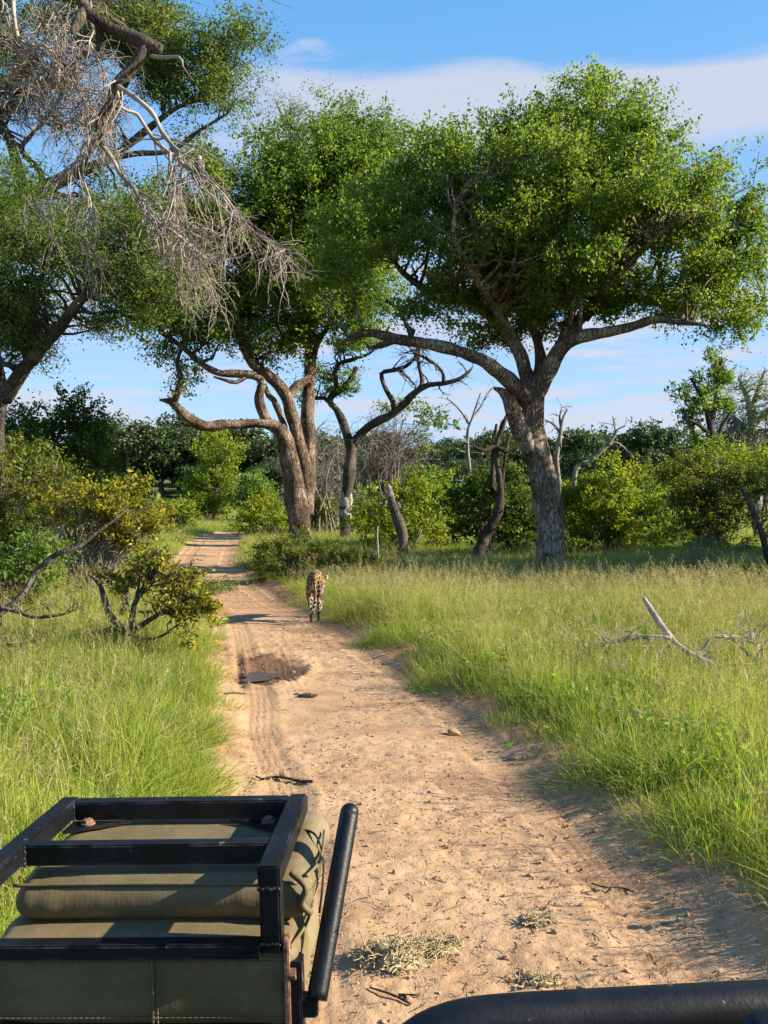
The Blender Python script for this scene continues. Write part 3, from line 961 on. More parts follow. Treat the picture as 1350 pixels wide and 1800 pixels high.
# --- the big spreading tree on the right of the track
tree('big_tree', 'huge spreading green tree with thick grey forked trunk right of the track', 'tree', 'large trees along the track', 22.0,
     [(969, 1012, 0, 31), (968, 990, 0, 26.5), (967, 940, 0, 25), (962, 880, 0, 24), (951, 830, 0, 23.5), (942, 790, 0, 22), (937, 750, 0, 19.5), (937, 700, 0, 19), (940, 670, 0, 18)],
     [[(946, 815, 0, 17), (925, 775, -.1, 17), (908, 738, -.2, 15), (897, 708, -.3, 13), (884, 690, -.3, 8), (868, 682, -.3, 2.5)],
      [(932, 712, 0, 16), (915, 690, -.2, 14), (890, 665, -.5, 13), (855, 638, -.9, 12), (800, 615, -1.2, 11), (745, 603, -1.3, 10), (700, 597, -1.3, 9), (650, 585, -1.2, 7), (615, 595, -1.2, 4), (596, 606, -1.2, 1.5)],
      [(700, 596, -1.3, 6), (672, 606, -1.5, 5), (650, 612, -1.6, 3), (640, 600, -1.6, 1)],
      [(938, 690, 0, 15), (921, 645, .2, 14), (908, 610, .4, 12), (885, 580, .5, 11), (858, 553, .6, 9), (820, 530, .3, 8), (770, 525, 0, 7), (735, 500, -.3, 6), (700, 470, -.5, 4), (690, 440, -.5, 2)],
      [(942, 690, 0, 16), (962, 655, -.2, 15), (985, 615, -.4, 14), (1015, 594, -.7, 12), (1060, 585, -1.0, 10), (1110, 575, -1.2, 9), (1150, 562, -1.4, 7), (1200, 566, -1.6, 5), (1245, 572, -1.8, 2)],
      [(968, 650, -.1, 11), (985, 610, .3, 11), (1012, 570, .6, 10), (1045, 540, .8, 9), (1090, 524, .9, 8), (1150, 530, 1.0, 7), (1200, 545, 1.0, 6), (1270, 535, .9, 5), (1340, 540, .8, 3)],
      [(944, 680, .1, 12), (950, 640, .5, 11), (945, 600, .8, 9), (925, 560, 1.1, 7), (900, 520, 1.4, 5), (890, 470, 1.6, 3)],
      [(965, 650, .2, 9), (985, 600, .6, 8), (1005, 550, 1.0, 7), (1030, 490, 1.2, 6), (1042, 430, 1.2, 5), (1042, 370, 1.1, 4), (1048, 300, 1, 3), (1040, 220, .8, 1.5)],
      [(905, 600, .4, 8), (870, 540, -.6, 7), (830, 480, -1.6, 5), (800, 420, -2.3, 4), (800, 360, -2.6, 2)],
      [(1030, 560, .6, 7), (1090, 480, -.8, 6), (1150, 420, -1.8, 4), (1200, 380, -2.2, 2)]],
     [(1045, 195, 75, 62, 0, 80), (985, 262, 120, 72, .5, 130), (1090, 285, 75, 85, 0, 120), (1165, 370, 95, 75, -.5, 130), (1235, 425, 85, 95, -.3, 110), (1300, 490, 75, 70, 0, 90),
      (900, 345, 120, 100, 0, 170), (1020, 400, 170, 105, 0, 220, 1.2), (800, 380, 110, 115, -.5, 150), (905, 470, 160, 70, 0, 200), (1140, 490, 150, 55, 0, 160), (735, 480, 90, 75, -.5, 100),
      (1255, 545, 95, 35, 0, 80), (760, 300, 90, 60, -.5, 110), (715, 400, 95, 90, -.5, 120), (1320, 555, 60, 28, 0, 60, .7), (660, 500, 60, 55, -.6, 60, .8), (700, 545, 60, 35, -.6, 50, .6), (790, 290, 50, 40, -.3, 60, .7), (1045, 155, 40, 25, 0, 40, .6), (1130, 215, 35, 30, 0, 40, .6), (1285, 335, 30, 30, 0, 40, .6), (905, 225, 40, 30, 0, 50, .6), (650, 420, 85, 75, -.8, 90), (690, 330, 80, 60, -.6, 90), (610, 480, 60, 55, -1, 60, .8), (1320, 440, 50, 60, 0, 60, .8), (1345, 510, 45, 45, 0, 50, .8), (660, 540, 60, 45, -.8, 60, .6), (870, 555, 60, 45, .8, 90, .7), (1000, 520, 120, 50, .8, 150, .8)],
     M['bark_big'], M['leaf_big'], 5900, 38, 0.27, 0.091, 101, twigs=480, rmax=0.07, shell=0.55, gap=0.22, aspect=0.5, sides=22, sub=3, gf=1.1, rough=0.22)

# --- the forked tree left of it
tree('forked_tree', 'tall tree with reddish trunk split into several limbs beside the track', 'tree', 'large trees along the track', 32.0,
     [(529, 970, 0, 22), (528, 945, 0, 19), (525, 905, 0, 19), (520, 870, 0, 18), (514, 835, 0, 16), (507, 800, -.1, 15), (500, 770, -.2, 14), (488, 753, -.3, 12)],
     [[(498, 765, -.2, 12), (478, 748, -.3, 12), (450, 744, -.5, 9.5), (420, 746, -.6, 9), (395, 745, -.8, 9), (365, 750, -1, 9), (335, 738, -1.2, 10), (312, 718, -1.4, 8), (300, 706, -1.4, 6), (280, 703, -1.5, 2)],
      [(305, 708, -1.4, 6), (312, 690, -1.5, 6), (318, 665, -1.5, 5), (312, 635, -1.5, 4), (325, 605, -1.4, 4), (350, 580, -1.2, 3)],
      [(538, 905, .2, 13), (540, 870, .2, 13), (537, 835, .2, 13), (529, 795, .1, 13), (520, 755, 0, 12), (510, 715, 0, 12), (503, 695, 0, 12), (485, 672, -.2, 11), (465, 655, -.3, 10), (445, 640, -.5, 9), (425, 600, -.6, 7), (420, 540, -.6, 5), (425, 470, -.6, 3)],
      [(470, 745, -.3, 10), (459, 718, -.4, 9), (456, 695, -.5, 8.5), (460, 672, -.5, 9), (445, 660, -.6, 8), (415, 657, -.8, 8), (385, 655, -1, 7), (355, 640, -1.2, 6), (320, 610, -1.4, 5), (280, 580, -1.5, 4), (255, 540, -1.5, 2)],
      [(506, 700, 0, 9), (520, 680, .2, 8), (540, 665, .4, 7), (548, 640, .5, 6), (560, 600, .6, 5), (585, 560, .6, 4), (600, 500, .5, 2)],
      [(512, 800, 0, 6), (500, 750, .3, 6), (482, 705, .5, 5.5), (470, 690, .5, 5), (440, 610, .6, 4), (390, 540, .8, 3), (370, 480, .8, 2)],
      [(544, 900, .5, 8), (544, 850, .6, 11), (544, 790, .7, 12), (541, 730, .8, 12), (543, 680, .8, 11), (545, 640, .9, 10.5), (542, 605, 1, 9), (538, 570, 1, 8), (545, 500, .9, 6), (550, 420, .8, 4), (560, 340, .8, 2)],
      [(433, 662, -.7, 4), (415, 672, -.8, 4), (395, 668, -.9, 3), (375, 662, -1, 1.5)]],
     [(455, 325, 110, 85, 0, 130), (560, 312, 110, 72, 0, 120), (655, 285, 90, 65, .5, 110), (375, 370, 105, 105, -.5, 120), (300, 430, 75, 90, -.8, 90), (255, 500, 60, 60, -1, 60, .7), (400, 470, 120, 80, -.5, 130), (480, 400, 140, 90, 0, 170, 1.2), (610, 380, 120, 90, .5, 150), (700, 330, 90, 80, .5, 100),
      (440, 500, 130, 70, -.3, 130), (560, 490, 120, 75, 0, 130), (330, 500, 70, 80, -1, 80), (320, 600, 48, 40, -1.3, 40, .8), (330, 655, 42, 26, -1.4, 35, .7), (270, 555, 60, 38, -1.2, 50, .8), (400, 560, 90, 45, -.5, 70, .9), (570, 555, 80, 45, .3, 70, .9), (680, 470, 70, 70, .5, 70), (400, 590, 70, 45, -.5, 60, .8), (500, 610, 70, 42, .2, 60, .8), (520, 665, 45, 22, .2, 35, .5), (590, 570, 45, 50, .5, 50, .6), (640, 470, 80, 60, .5, 80)],
     M['bark_mid'], M['leaf_mid'], 5500, 37, 0.38, 0.122, 102, twigs=340, rmax=0.08, shell=0.55, gap=0.22, aspect=0.5, sides=18, sub=2, gf=0.8, rough=0.22)


# --- leaning tree with a stripped patch, mostly bare crown
def strip_extra(root, org, L, rng):
    # bare wood where the bark has come off, set around the trunk
    rows = limb_px([(612, 850, 0, 7), (610, 864, 0, 9.6), (608, 880, 0, 10.9), (607, 898, 0, 10.6), (607, 912, 0, 9.4), (607, 922, 0, 7)], 35)
    limb_mesh('stripped_wood', rows, M['bare_wood'], root, org, 20, 0.04, 0.20, 9)
    base = [l for l in L[1:]]
    Pt = np.stack([catmull(l[:, :3], 12) for l in base]); Rt = np.stack([np.interp(np.linspace(0, 1, 12), np.linspace(0, 1, len(l)), l[:, 3]) for l in base])
    P1, R1 = grow(Pt[:4], np.minimum(Rt[:4], .08), 12, .5, 1.5, .8, -.15, .28, .5, 7, rng, .45, rmin=.012)
    P2, R2 = grow(P1, R1, 4, .25, .7, .7, .05, .3, .6, 5, rng, .3, rmin=.008)
    V1, F1 = tubes(P1, R1, 5); V2, F2 = tubes(P2, R2, 4)
    mk('bare_twigs', np.vstack([V1, V2]), [F1[0], F2[0] + len(V1)], M['dead_dark'], root, smooth=True, origin=org)['kind'] = 'stuff'


tree('leaning_tree', 'slim forked tree with a pale stripped patch on its dark trunk', 'tree', 'large trees along the track', 35.0,
     [(607, 956, 0, 14), (607, 935, 0, 11), (607, 900, 0, 10), (610, 865, 0, 10), (614, 830, 0, 11), (617, 800, 0, 10), (618, 772, 0, 11)],
     [[(620, 782, 0, 9), (640, 757, -.1, 8), (665, 740, -.3, 8), (690, 728, -.4, 7.5), (708, 712, -.5, 7), (730, 690, -.5, 6), (752, 677, -.6, 5), (780, 674, -.7, 4.5), (805, 667, -.8, 4), (822, 656, -.8, 3), (831, 645, -.8, 1.5)],
      [(692, 722, -.4, 5), (690, 705, -.4, 4.5), (680, 688, -.5, 4), (672, 668, -.6, 4), (672, 655, -.6, 4), (695, 650, -.7, 4), (715, 643, -.8, 3.5), (728, 630, -.9, 2.5), (735, 612, -1, 1.5)],
      [(732, 690, -.5, 5), (742, 672, -.4, 4), (737, 645, -.3, 3.5), (735, 625, -.2, 3), (738, 600, -.2, 1.5)],
      [(780, 674, -.7, 4), (778, 655, -.9, 3), (765, 640, -1, 3), (745, 628, -1.1, 2.5), (720, 615, -1.2, 1.2)],
      [(616, 785, 0, 9), (607, 755, .2, 8), (600, 735, .3, 8), (590, 718, .4, 6), (580, 708, .5, 6), (583, 695, .6, 6), (592, 690, .6, 6), (605, 680, .5, 5), (620, 660, .4, 4), (628, 645, .4, 4)],
      [(580, 708, .5, 5), (570, 700, .7, 4), (555, 700, .9, 3.5), (530, 695, 1.2, 2)],
      [(592, 690, .6, 5), (590, 660, .6, 4), (595, 640, .7, 3.5), (620, 632, .6, 3.5), (650, 622, .4, 2)]],
     [(585, 655, 32, 42, .5, 35), (625, 610, 45, 28, .5, 40), (560, 690, 28, 18, .8, 25), (640, 690, 30, 25, .2, 25, .25)],
     M['bark_dark'], M['leaf_mid'], 190, 20, 0.26, 0.13, 103, twigs=40, rmax=0.04, sides=14, sub=2, extra=strip_extra)

# --- tree on the left edge
tree('edge_tree', 'tall shady tree rising at the left edge of the picture', 'tree', 'large trees along the track', 19.0,
     [(-10, 935, 0, 19), (-8, 880, 0, 15), (-5, 800, 0, 13), (-4, 740, 0, 13), (2, 705, 0, 14), (14, 685, 0, 13)],
     [[(6, 700, 0, 14), (28, 668, -.2, 13), (48, 640, -.3, 12), (75, 610, -.6, 11), (105, 575, -.9, 10), (140, 530, -1.2, 8), (190, 490, -1.4, 6), (240, 450, -1.5, 4), (290, 420, -1.6, 2)],
      [(4, 705, 0, 12), (-5, 640, .3, 11), (-20, 560, .6, 10), (-30, 470, .8, 9), (-40, 380, 1, 7), (-30, 280, 1.1, 5)],
      [(48, 640, -.3, 8), (50, 590, .2, 7), (60, 530, .6, 6), (80, 470, .9, 4), (100, 400, 1, 2)],
      [(28, 650, 0, 6), (10, 640, -.6, 5), (-30, 650, -1.2, 4)]],
     [(40, 400, 105, 80, 0, 120), (130, 460, 110, 85, -.5, 120), (30, 500, 100, 80, 0, 120), (90, 570, 90, 45, -.4, 90), (200, 500, 90, 70, -1, 90), (225, 420, 80, 70, -1, 80), (20, 600, 75, 45, .2, 70), (160, 560, 60, 32, -.8, 50, .7), (290, 500, 60, 60, -1.2, 60), (120, 610, 35, 22, -.6, 30, .5), (10, 320, 60, 40, .5, 50, .3), (-90, 450, 80, 150, 1, 100)],
     M['bark_dark'], M['leaf_fine'], 3400, 30, 0.25, 0.07, 104, twigs=220, rmax=0.045, shell=0.45, gap=0.25, aspect=0.42, sides=16, sub=2, gf=1.2)

# --- airy tree behind, upper left
tree('airy_tree', 'airy tree with pale grey limbs and open crown at top left', 'tree', 'large trees along the track', 25.0,
     [(-150, 960, 0, 30), (-130, 800, 0, 26), (-100, 600, 0, 24), (-60, 480, 0, 22), (0, 390, 0, 20), (50, 345, 0, 18)],
     [[(40, 352, 0, 16), (80, 330, 0, 13), (130, 305, .1, 11), (190, 280, .2, 8), (250, 235, .3, 6), (310, 190, .3, 4), (370, 170, .3, 2)],
      [(45, 345, 0, 9), (33, 300, -.2, 9), (18, 250, -.4, 8.5), (0, 215, -.5, 8), (-20, 170, -.6, 6), (-20, 100, -.6, 4)],
      [(75, 330, 0, 6), (70, 300, .3, 5), (45, 275, .5, 5), (40, 255, .6, 4), (80, 210, .8, 3), (120, 150, .8, 2)],
      [(190, 280, .2, 6), (240, 270, .4, 5), (300, 265, .5, 4), (350, 230, .5, 3), (400, 200, .5, 2)],
      [(130, 305, 0, 7), (180, 230, -.3, 6), (220, 150, -.5, 5), (260, 80, -.7, 3), (290, 30, -.7, 2)]],
     [(330, 120, 85, 60, 0, 80), (400, 130, 55, 70, .2, 60), (260, 95, 70, 60, 0, 70, .6), (330, 60, 75, 40, 0, 60, .4), (385, 195, 45, 30, .3, 40, .6), (215, 40, 100, 60, 0, 90, .35), (90, 60, 120, 80, -.3, 110, .8), (30, 150, 70, 80, -.5, 80, .7), (130, 235, 75, 40, .5, 70, .5), (340, 240, 75, 22, .3, 50, .3), (300, 210, 80, 40, 0, 60, .35), (420, 75, 40, 35, 0, 35, .5), (180, 350, 60, 40, .5, 60, .6), (-60, 100, 80, 120, 0, 90, .7), (130, -40, 200, 60, 0, 150, .8)],
     M['bark_dark'], M['leaf_fine'], 3200, 30, 0.28, 0.09, 105, twigs=260, rmax=0.05, shell=0.45, gap=0.28, aspect=0.42, sides=16, sub=2, gf=1.0)

# --- pale feathery tree far behind the crowns
tree('feathery_tree', 'pale feathery treetop showing above the dark crowns', 'tree', None, 55.0,
     [(536, 945, 0, 8), (540, 700, 0, 7), (550, 450, 0, 6), (556, 330, 0, 5)],
     [[(556, 340, 0, 6), (530, 270, 0, 4), (500, 210, 0, 3), (485, 180, 0, 1)], [(556, 340, 0, 6), (580, 260, 0, 4), (600, 210, 0, 3), (615, 190, 0, 1)], [(556, 340, 0, 5), (555, 260, .5, 4), (550, 200, .5, 2)]],
     [(500, 205, 45, 30, 0, 45), (555, 200, 60, 38, 0, 55), (610, 215, 45, 35, 0, 45), (555, 260, 90, 40, 0, 70)],
     M['dead_grey'], M['leaf_pale'], 520, 22, 0.45, 0.13, 106, twigs=120, rmax=0.06, shell=0.5, gap=0.25, sides=10, sub=3)

# --- sunlit trees on the right
tree('young_tree', 'slender open tree with bright leaves standing against the sky at right', 'tree', None, 42.0,
     [(1262, 905, 0, 9), (1258, 840, 0, 8), (1252, 780, 0, 7), (1248, 740, 0, 6)],
     [[(1249, 750, 0, 5), (1240, 715, 0, 4), (1228, 690, 0, 3), (1215, 665, 0, 2)], [(1249, 745, 0, 5), (1258, 700, 0, 4), (1262, 660, 0, 3), (1270, 630, 0, 2)], [(1255, 790, 0, 4), (1270, 750, .4, 3), (1290, 715, .5, 2)], [(1250, 765, 0, 4), (1225, 745, -.3, 3), (1200, 735, -.4, 2)]],
     [(1262, 645, 32, 24, 0, 30), (1235, 690, 35, 30, 0, 30), (1275, 675, 30, 35, 0, 30), (1205, 698, 24, 22, 0, 22), (1250, 730, 40, 25, 0, 32), (1205, 745, 22, 28, 0, 22), (1300, 640, 10, 12, 0, 12, .3), (1230, 778, 35, 22, 0, 30)],
     M['bark_dark'], M['leaf_mid'], 260, 20, 0.26, 0.17, 107, twigs=60, rmax=0.04, sides=10, sub=2, gap=0.2)
tree('thin_tree', 'thin grey-green tree half bare beside the slender tree', 'tree', None, 50.0,
     [(1330, 900, 0, 11), (1328, 800, 0, 9), (1322, 740, 0, 8), (1322, 710, 0, 6)],
     [[(1323, 730, 0, 6), (1310, 690, 0, 4), (1298, 665, 0, 2)], [(1322, 720, 0, 6), (1335, 680, 0, 4), (1345, 650, 0, 2)], [(1324, 750, 0, 5), (1350, 720, 0, 4), (1375, 700, 0, 2)], [(1324, 760, 0, 5), (1290, 735, 0, 3), (1272, 720, 0, 2)]],
     [(1325, 680, 40, 35, 0, 40), (1350, 730, 55, 45, 0, 50), (1300, 740, 40, 35, 0, 40), (1330, 790, 75, 35, 0, 60)],
     M['dead_grey'], M['leaf_pale'], 420, 16, 0.42, 0.12, 108, twigs=220, rmax=0.05, sides=10, sub=4, gap=0.2, twmat=M['dead_grey'])

# ------------------------------------------------------------------ bushes
def bush(name, label, cat, group, d0, bx, by, blobs, leaf, n_cl, per, crad, lsize, seed, stems=24, rbase=0.035, stemmat=None, nstem=6, gap=0.0, shell=0.5, aspect=0.5, sub=2, upbias=0.5, bare=0):
    rng = np.random.default_rng(seed)
    stemmat = stemmat or M['bark_bush']
    org = P(bx, by, d0)
    org[2] = gz(org[0], org[1]) - 0.03
    root = empty(name, org, label, cat, group)
    C, A = blob_points(blobs, d0, n_cl, rng, shell, gap, 0.9, 7, crad * 1.9)
    k = rng.choice(n_cl, min(stems, n_cl), replace=False)
    T = C[k]
    K = 8
    t = np.linspace(0, 1, K)[None, :, None]
    base = org + np.column_stack([rng.normal(0, .12, (len(T), 2)), np.zeros(len(T))])
    mid = base + (T - base) * np.array((.28, .28, .62)) + rng.normal(size=T.shape) * .08
    Pt = base[:, None] * (1 - t) ** 2 + 2 * mid[:, None] * t * (1 - t) + T[:, None] * t ** 2
    Pt[:, 1:-1] += rng.normal(size=(len(T), K - 2, 3)) * 0.03 * np.linalg.norm(T - base, axis=1)[:, None, None]
    Rt = rbase * rng.uniform(.5, 1.1, len(T))[:, None] * np.linspace(1, .15, K)[None]
    V, Fc = tubes(Pt, np.maximum(Rt, .003), 6)
    mk('stems', V, Fc, stemmat, root, smooth=True, origin=org)['kind'] = 'stuff'
    P2, R2 = grow(Pt, Rt, sub + bare, crad * 1.2, crad * 4, .75, 0, .2, .5, 6, rng, .3, rmin=.003)
    P3, R3 = grow(P2, R2, 2 + bare // 2, crad * .8, crad * 2, .75, 0, .2, .6, 4, rng, .3, rmin=.0025)
    V2, F2 = tubes(P2, R2, 4); V3, F3 = tubes(P3, R3, 3)
    mk('twigs', np.vstack([V2, V3]), [F2[0], F3[0] + len(V2)], stemmat, root, smooth=True, origin=org)['kind'] = 'stuff'
    if per: foliage('foliage', C, A, per, crad, lsize, leaf, root, org, rng, upbias, aspect)
    return root


BG = 'bushes behind the trees'
bush('bush', 'yellow-green bush behind the broken stump between the trunks', 'bush', BG, 29, 700, 985, [(680, 905, 70, 60, 0, 70), (740, 900, 60, 75, 0, 60), (700, 870, 45, 35, 0, 45), (720, 960, 90, 40, 0, 60), (672, 930, 35, 35, 0, 40)], M['leaf_lime'], 600, 24, .2, .10, 201, gap=.15)
bush('bush', 'bright green sapling top poking out above the bush behind the stump', 'bush', BG, 31, 765, 960, [(770, 850, 40, 22, 0, 35), (785, 880, 40, 40, 0, 40)], M['leaf_mid'], 130, 24, .2, .15, 202, stems=14)
bush('bush', 'dark glossy bush beside the leaning dead tree', 'bush', BG, 26, 850, 985, [(830, 895, 55, 50, 0, 55), (880, 870, 50, 60, 0, 55), (900, 920, 45, 45, 0, 50), (850, 950, 60, 30, 0, 50)], M['leaf_deep'], 520, 24, .18, .11, 203, gap=.15)
bush('bush', 'bright lime bush right of the big trunk', 'bush', BG, 27, 1075, 985, [(1085, 850, 55, 45, 0, 60), (1060, 895, 75, 55, 0, 75), (1110, 920, 60, 45, 0, 60), (1020, 900, 40, 45, 0, 45), (1060, 945, 90, 30, 0, 70), (1090, 815, 25, 22, 0, 25)], M['leaf_lime'], 800, 26, .19, .10, 204, gap=.12)
bush('bush', 'green bush in the gap between lime bush and olive thicket', 'bush', BG, 32, 1185, 985, [(1165, 875, 50, 40, 0, 50), (1190, 920, 60, 50, 0, 55), (1150, 930, 40, 45, 0, 40)], M['leaf_mid'], 330, 24, .22, .12, 205, gap=.1)
bush('thicket', 'large olive thicket with drooping sprays at the right side', 'bush', BG, 28, 1255, 1000, [(1240, 835, 75, 40, 0, 75), (1200, 840, 40, 35, 0, 45), (1290, 880, 70, 55, 0, 75), (1230, 905, 65, 45, 0, 65), (1320, 830, 50, 40, 0, 50), (1350, 900, 60, 70, 0, 70), (1280, 945, 80, 35, 0, 60)], M['leaf_olive'], 950, 28, .2, .085, 206, gap=.15, stems=34)
bush('bush', 'low green bush between the big trunk and the leaning dead tree', 'bush', BG, 30, 930, 985, [(920, 905, 45, 45, 0, 45), (945, 860, 30, 35, 0, 35), (980, 925, 40, 40, 0, 40), (900, 950, 45, 28, 0, 40)], M['leaf_lime'], 320, 24, .2, .10, 224)
bush('bush', 'yellow-green bush crown lit along the top at far right', 'bush', BG, 34, 1330, 985, [(1290, 810, 45, 25, 0, 40), (1340, 800, 45, 35, 0, 45), (1375, 850, 50, 50, 0, 50), (1270, 790, 20, 18, 0, 20)], M['leaf_lime'], 300, 24, .24, .12, 207)
bush('thorn_bush', 'small half bare thorn bush standing in grass at right', 'bush', None, 18, 1245, 1060, [(1245, 960, 55, 40, 0, 50), (1285, 985, 45, 40, 0, 40), (1210, 985, 40, 35, 0, 35)], M['leaf_olive'], 130, 9, .14, .05, 208, stems=34, rbase=.022, bare=4, stemmat=M['dead_grey'])
bush('sapling', 'little broad-leaved sapling at the right edge of the grass', 'bush', None, 16, 1330, 1062, [(1325, 1000, 24, 16, 0, 22), (1345, 1015, 24, 18, 0, 22)], M['leaf_lime'], 46, 14, .10, .09, 209, stems=8, rbase=.02)
bush('bush', 'low dark green bush at the foot of the forked tree', 'bush', BG, 20, 545, 1020, [(490, 978, 42, 28, 0, 38), (540, 968, 50, 30, 0, 40), (550, 985, 60, 25, 0, 45), (480, 1008, 35, 18, 0, 30), (600, 990, 45, 24, 0, 35), (640, 1000, 40, 20, 0, 35)], M['leaf_olive'], 640, 22, .11, .055, 210, gap=.1)
bush('bush', 'yellow-tipped shrub left of the forked trunk', 'bush', BG, 38, 470, 945, [(480, 900, 42, 30, 0, 40), (450, 920, 35, 22, 0, 32), (500, 925, 30, 30, 0, 30)], M['leaf_lime'], 300, 22, .24, .12, 211)
bush('bush', 'yellowish bush between the forked tree and the stripped tree', 'bush', BG, 40, 575, 950, [(570, 905, 35, 30, 0, 32), (565, 935, 30, 22, 0, 30), (575, 890, 30, 25, 0, 30)], M['leaf_lime'], 230, 22, .24, .12, 223)
bush('small_tree', 'bright green column-shaped small tree beyond the bend of the track', 'tree', None, 62, 375, 912, [(380, 800, 34, 34, 0, 34), (372, 850, 40, 35, 0, 38), (362, 885, 38, 28, 0, 36), (400, 830, 20, 25, 0, 22)], M['leaf_lime'], 520, 24, .42, .20, 212, rbase=.1, stems=20)
bush('bush', 'light green bush beyond the bend with drooping leaves', 'bush', BG, 60, 450, 912, [(452, 865, 28, 28, 0, 28), (440, 890, 32, 22, 0, 30), (470, 880, 22, 25, 0, 22)], M['leaf_mid'], 260, 24, .42, .2, 213)
bush('bush', 'low bush beside the far end of the track', 'bush', BG, 46, 315, 935, [(300, 905, 32, 22, 0, 30), (330, 912, 22, 16, 0, 20)], M['leaf_lime'], 150, 22, .3, .15, 214)
for i, (bx_, yb, w_, h_, lf_, dd_0, lb) in enumerate([
        (545, 948, 40, 42, 'leaf_lime', 44, 'sunny shrub seen through the forked trunk'), (650, 950, 45, 50, 'leaf_mid', 46, 'green shrub behind the stripped trunk'), (790, 958, 55, 55, 'leaf_olive', 38, 'olive shrub between stump and leaning dead trunk'),
        (905, 955, 50, 55, 'leaf_mid', 40, 'mid green shrub showing left of the big trunk'), (1010, 958, 50, 60, 'leaf_olive', 42, 'olive shrub behind the bare tree right of the big trunk'), (1140, 960, 55, 60, 'leaf_mid', 44, 'tall green shrub behind the lime bush'),
        (1195, 950, 45, 75, 'leaf_lime', 48, 'bright shrub left of the thin tree'), (1120, 940, 60, 70, 'leaf_olive', 60, 'olive shrub at the foot of the far slope at right'), (860, 935, 60, 55, 'leaf_mid', 62, 'shrub at the foot of the far slope behind the dead snags'),
        (740, 935, 55, 50, 'leaf_lime', 58, 'light green shrub at the foot of the grey twig dome')]):
    cy_ = yb - h_ * 1.05
    bush('bush', lb, 'bush', BG, dd_0, bx_, yb, [(bx_, cy_, w_, h_ * .75, 0, w_), (bx_ - w_ * .5, cy_ + h_ * .35, w_ * .7, h_ * .6, 0, w_ * .7), (bx_ + w_ * .6, cy_ + h_ * .3, w_ * .6, h_ * .65, 0, w_ * .6), (bx_ + w_ * .2, cy_ - h_ * .5, w_ * .5, h_ * .4, 0, w_ * .5)], M[lf_], 260, 22, .0052 * dd_0, .0036 * dd_0, 800 + i, gap=.12)
# left thicket
LG = 'bushes of the thicket left of the track'
bush('thicket', 'dark tangled thicket with grey twigs at the left edge', 'bush', LG, 15, 30, 1060, [(30, 850, 75, 60, 0, 70), (90, 890, 70, 50, 0, 60), (20, 930, 70, 50, 0, 60), (-60, 900, 80, 90, 0, 80)], M['leaf_olive'], 900, 18, .15, .065, 215, stems=60, bare=4, gap=.2, stemmat=M['dead_grey'])
bush('thicket', 'green leafy bush at the left edge below the tangled thicket', 'bush', LG, 12, 20, 1130, [(25, 1000, 60, 40, 0, 50), (70, 985, 45, 35, 0, 40), (10, 1050, 45, 35, 0, 40), (-60, 1010, 70, 60, 0, 60), (100, 1040, 40, 30, 0, 35, .5)], M['leaf_mid'], 480, 20, .13, .06, 216, stems=26, bare=1, gap=.15)
bush('golden_bush', 'bush with golden yellow leaves at its crown left of the track', 'bush', LG, 14, 150, 1050, [(225, 880, 52, 34, 0, 45, 1.3), (180, 905, 55, 40, 0, 45), (245, 925, 30, 30, 0, 28), (130, 890, 55, 40, 0, 45, .6), (215, 955, 45, 22, 0, 35, .3)], M['leaf_yellow'], 430, 20, .13, .07, 217, stems=60, bare=3, gap=.15, stemmat=M['dead_grey'])
bush('bush', 'shady bush with dark leaves rising behind the golden bush', 'bush', LG, 24, 110, 985, [(120, 740, 55, 40, 0, 55), (130, 790, 65, 45, 0, 60), (60, 770, 65, 45, 0, 60), (170, 760, 25, 40, 0, 30, .6), (100, 830, 90, 40, 0, 70), (20, 790, 60, 60, 0, 60)], M['leaf_deep'], 900, 28, .24, .10, 218, gap=.15, rbase=.06)
bush('bush', 'bright leafy bush catching the sun beside the left trunk', 'bush', LG, 20, 50, 1010, [(40, 810, 45, 40, 0, 45), (90, 830, 40, 35, 0, 40), (10, 870, 45, 40, 0, 40)], M['leaf_olive'], 330, 22, .16, .085, 219, gap=.15)

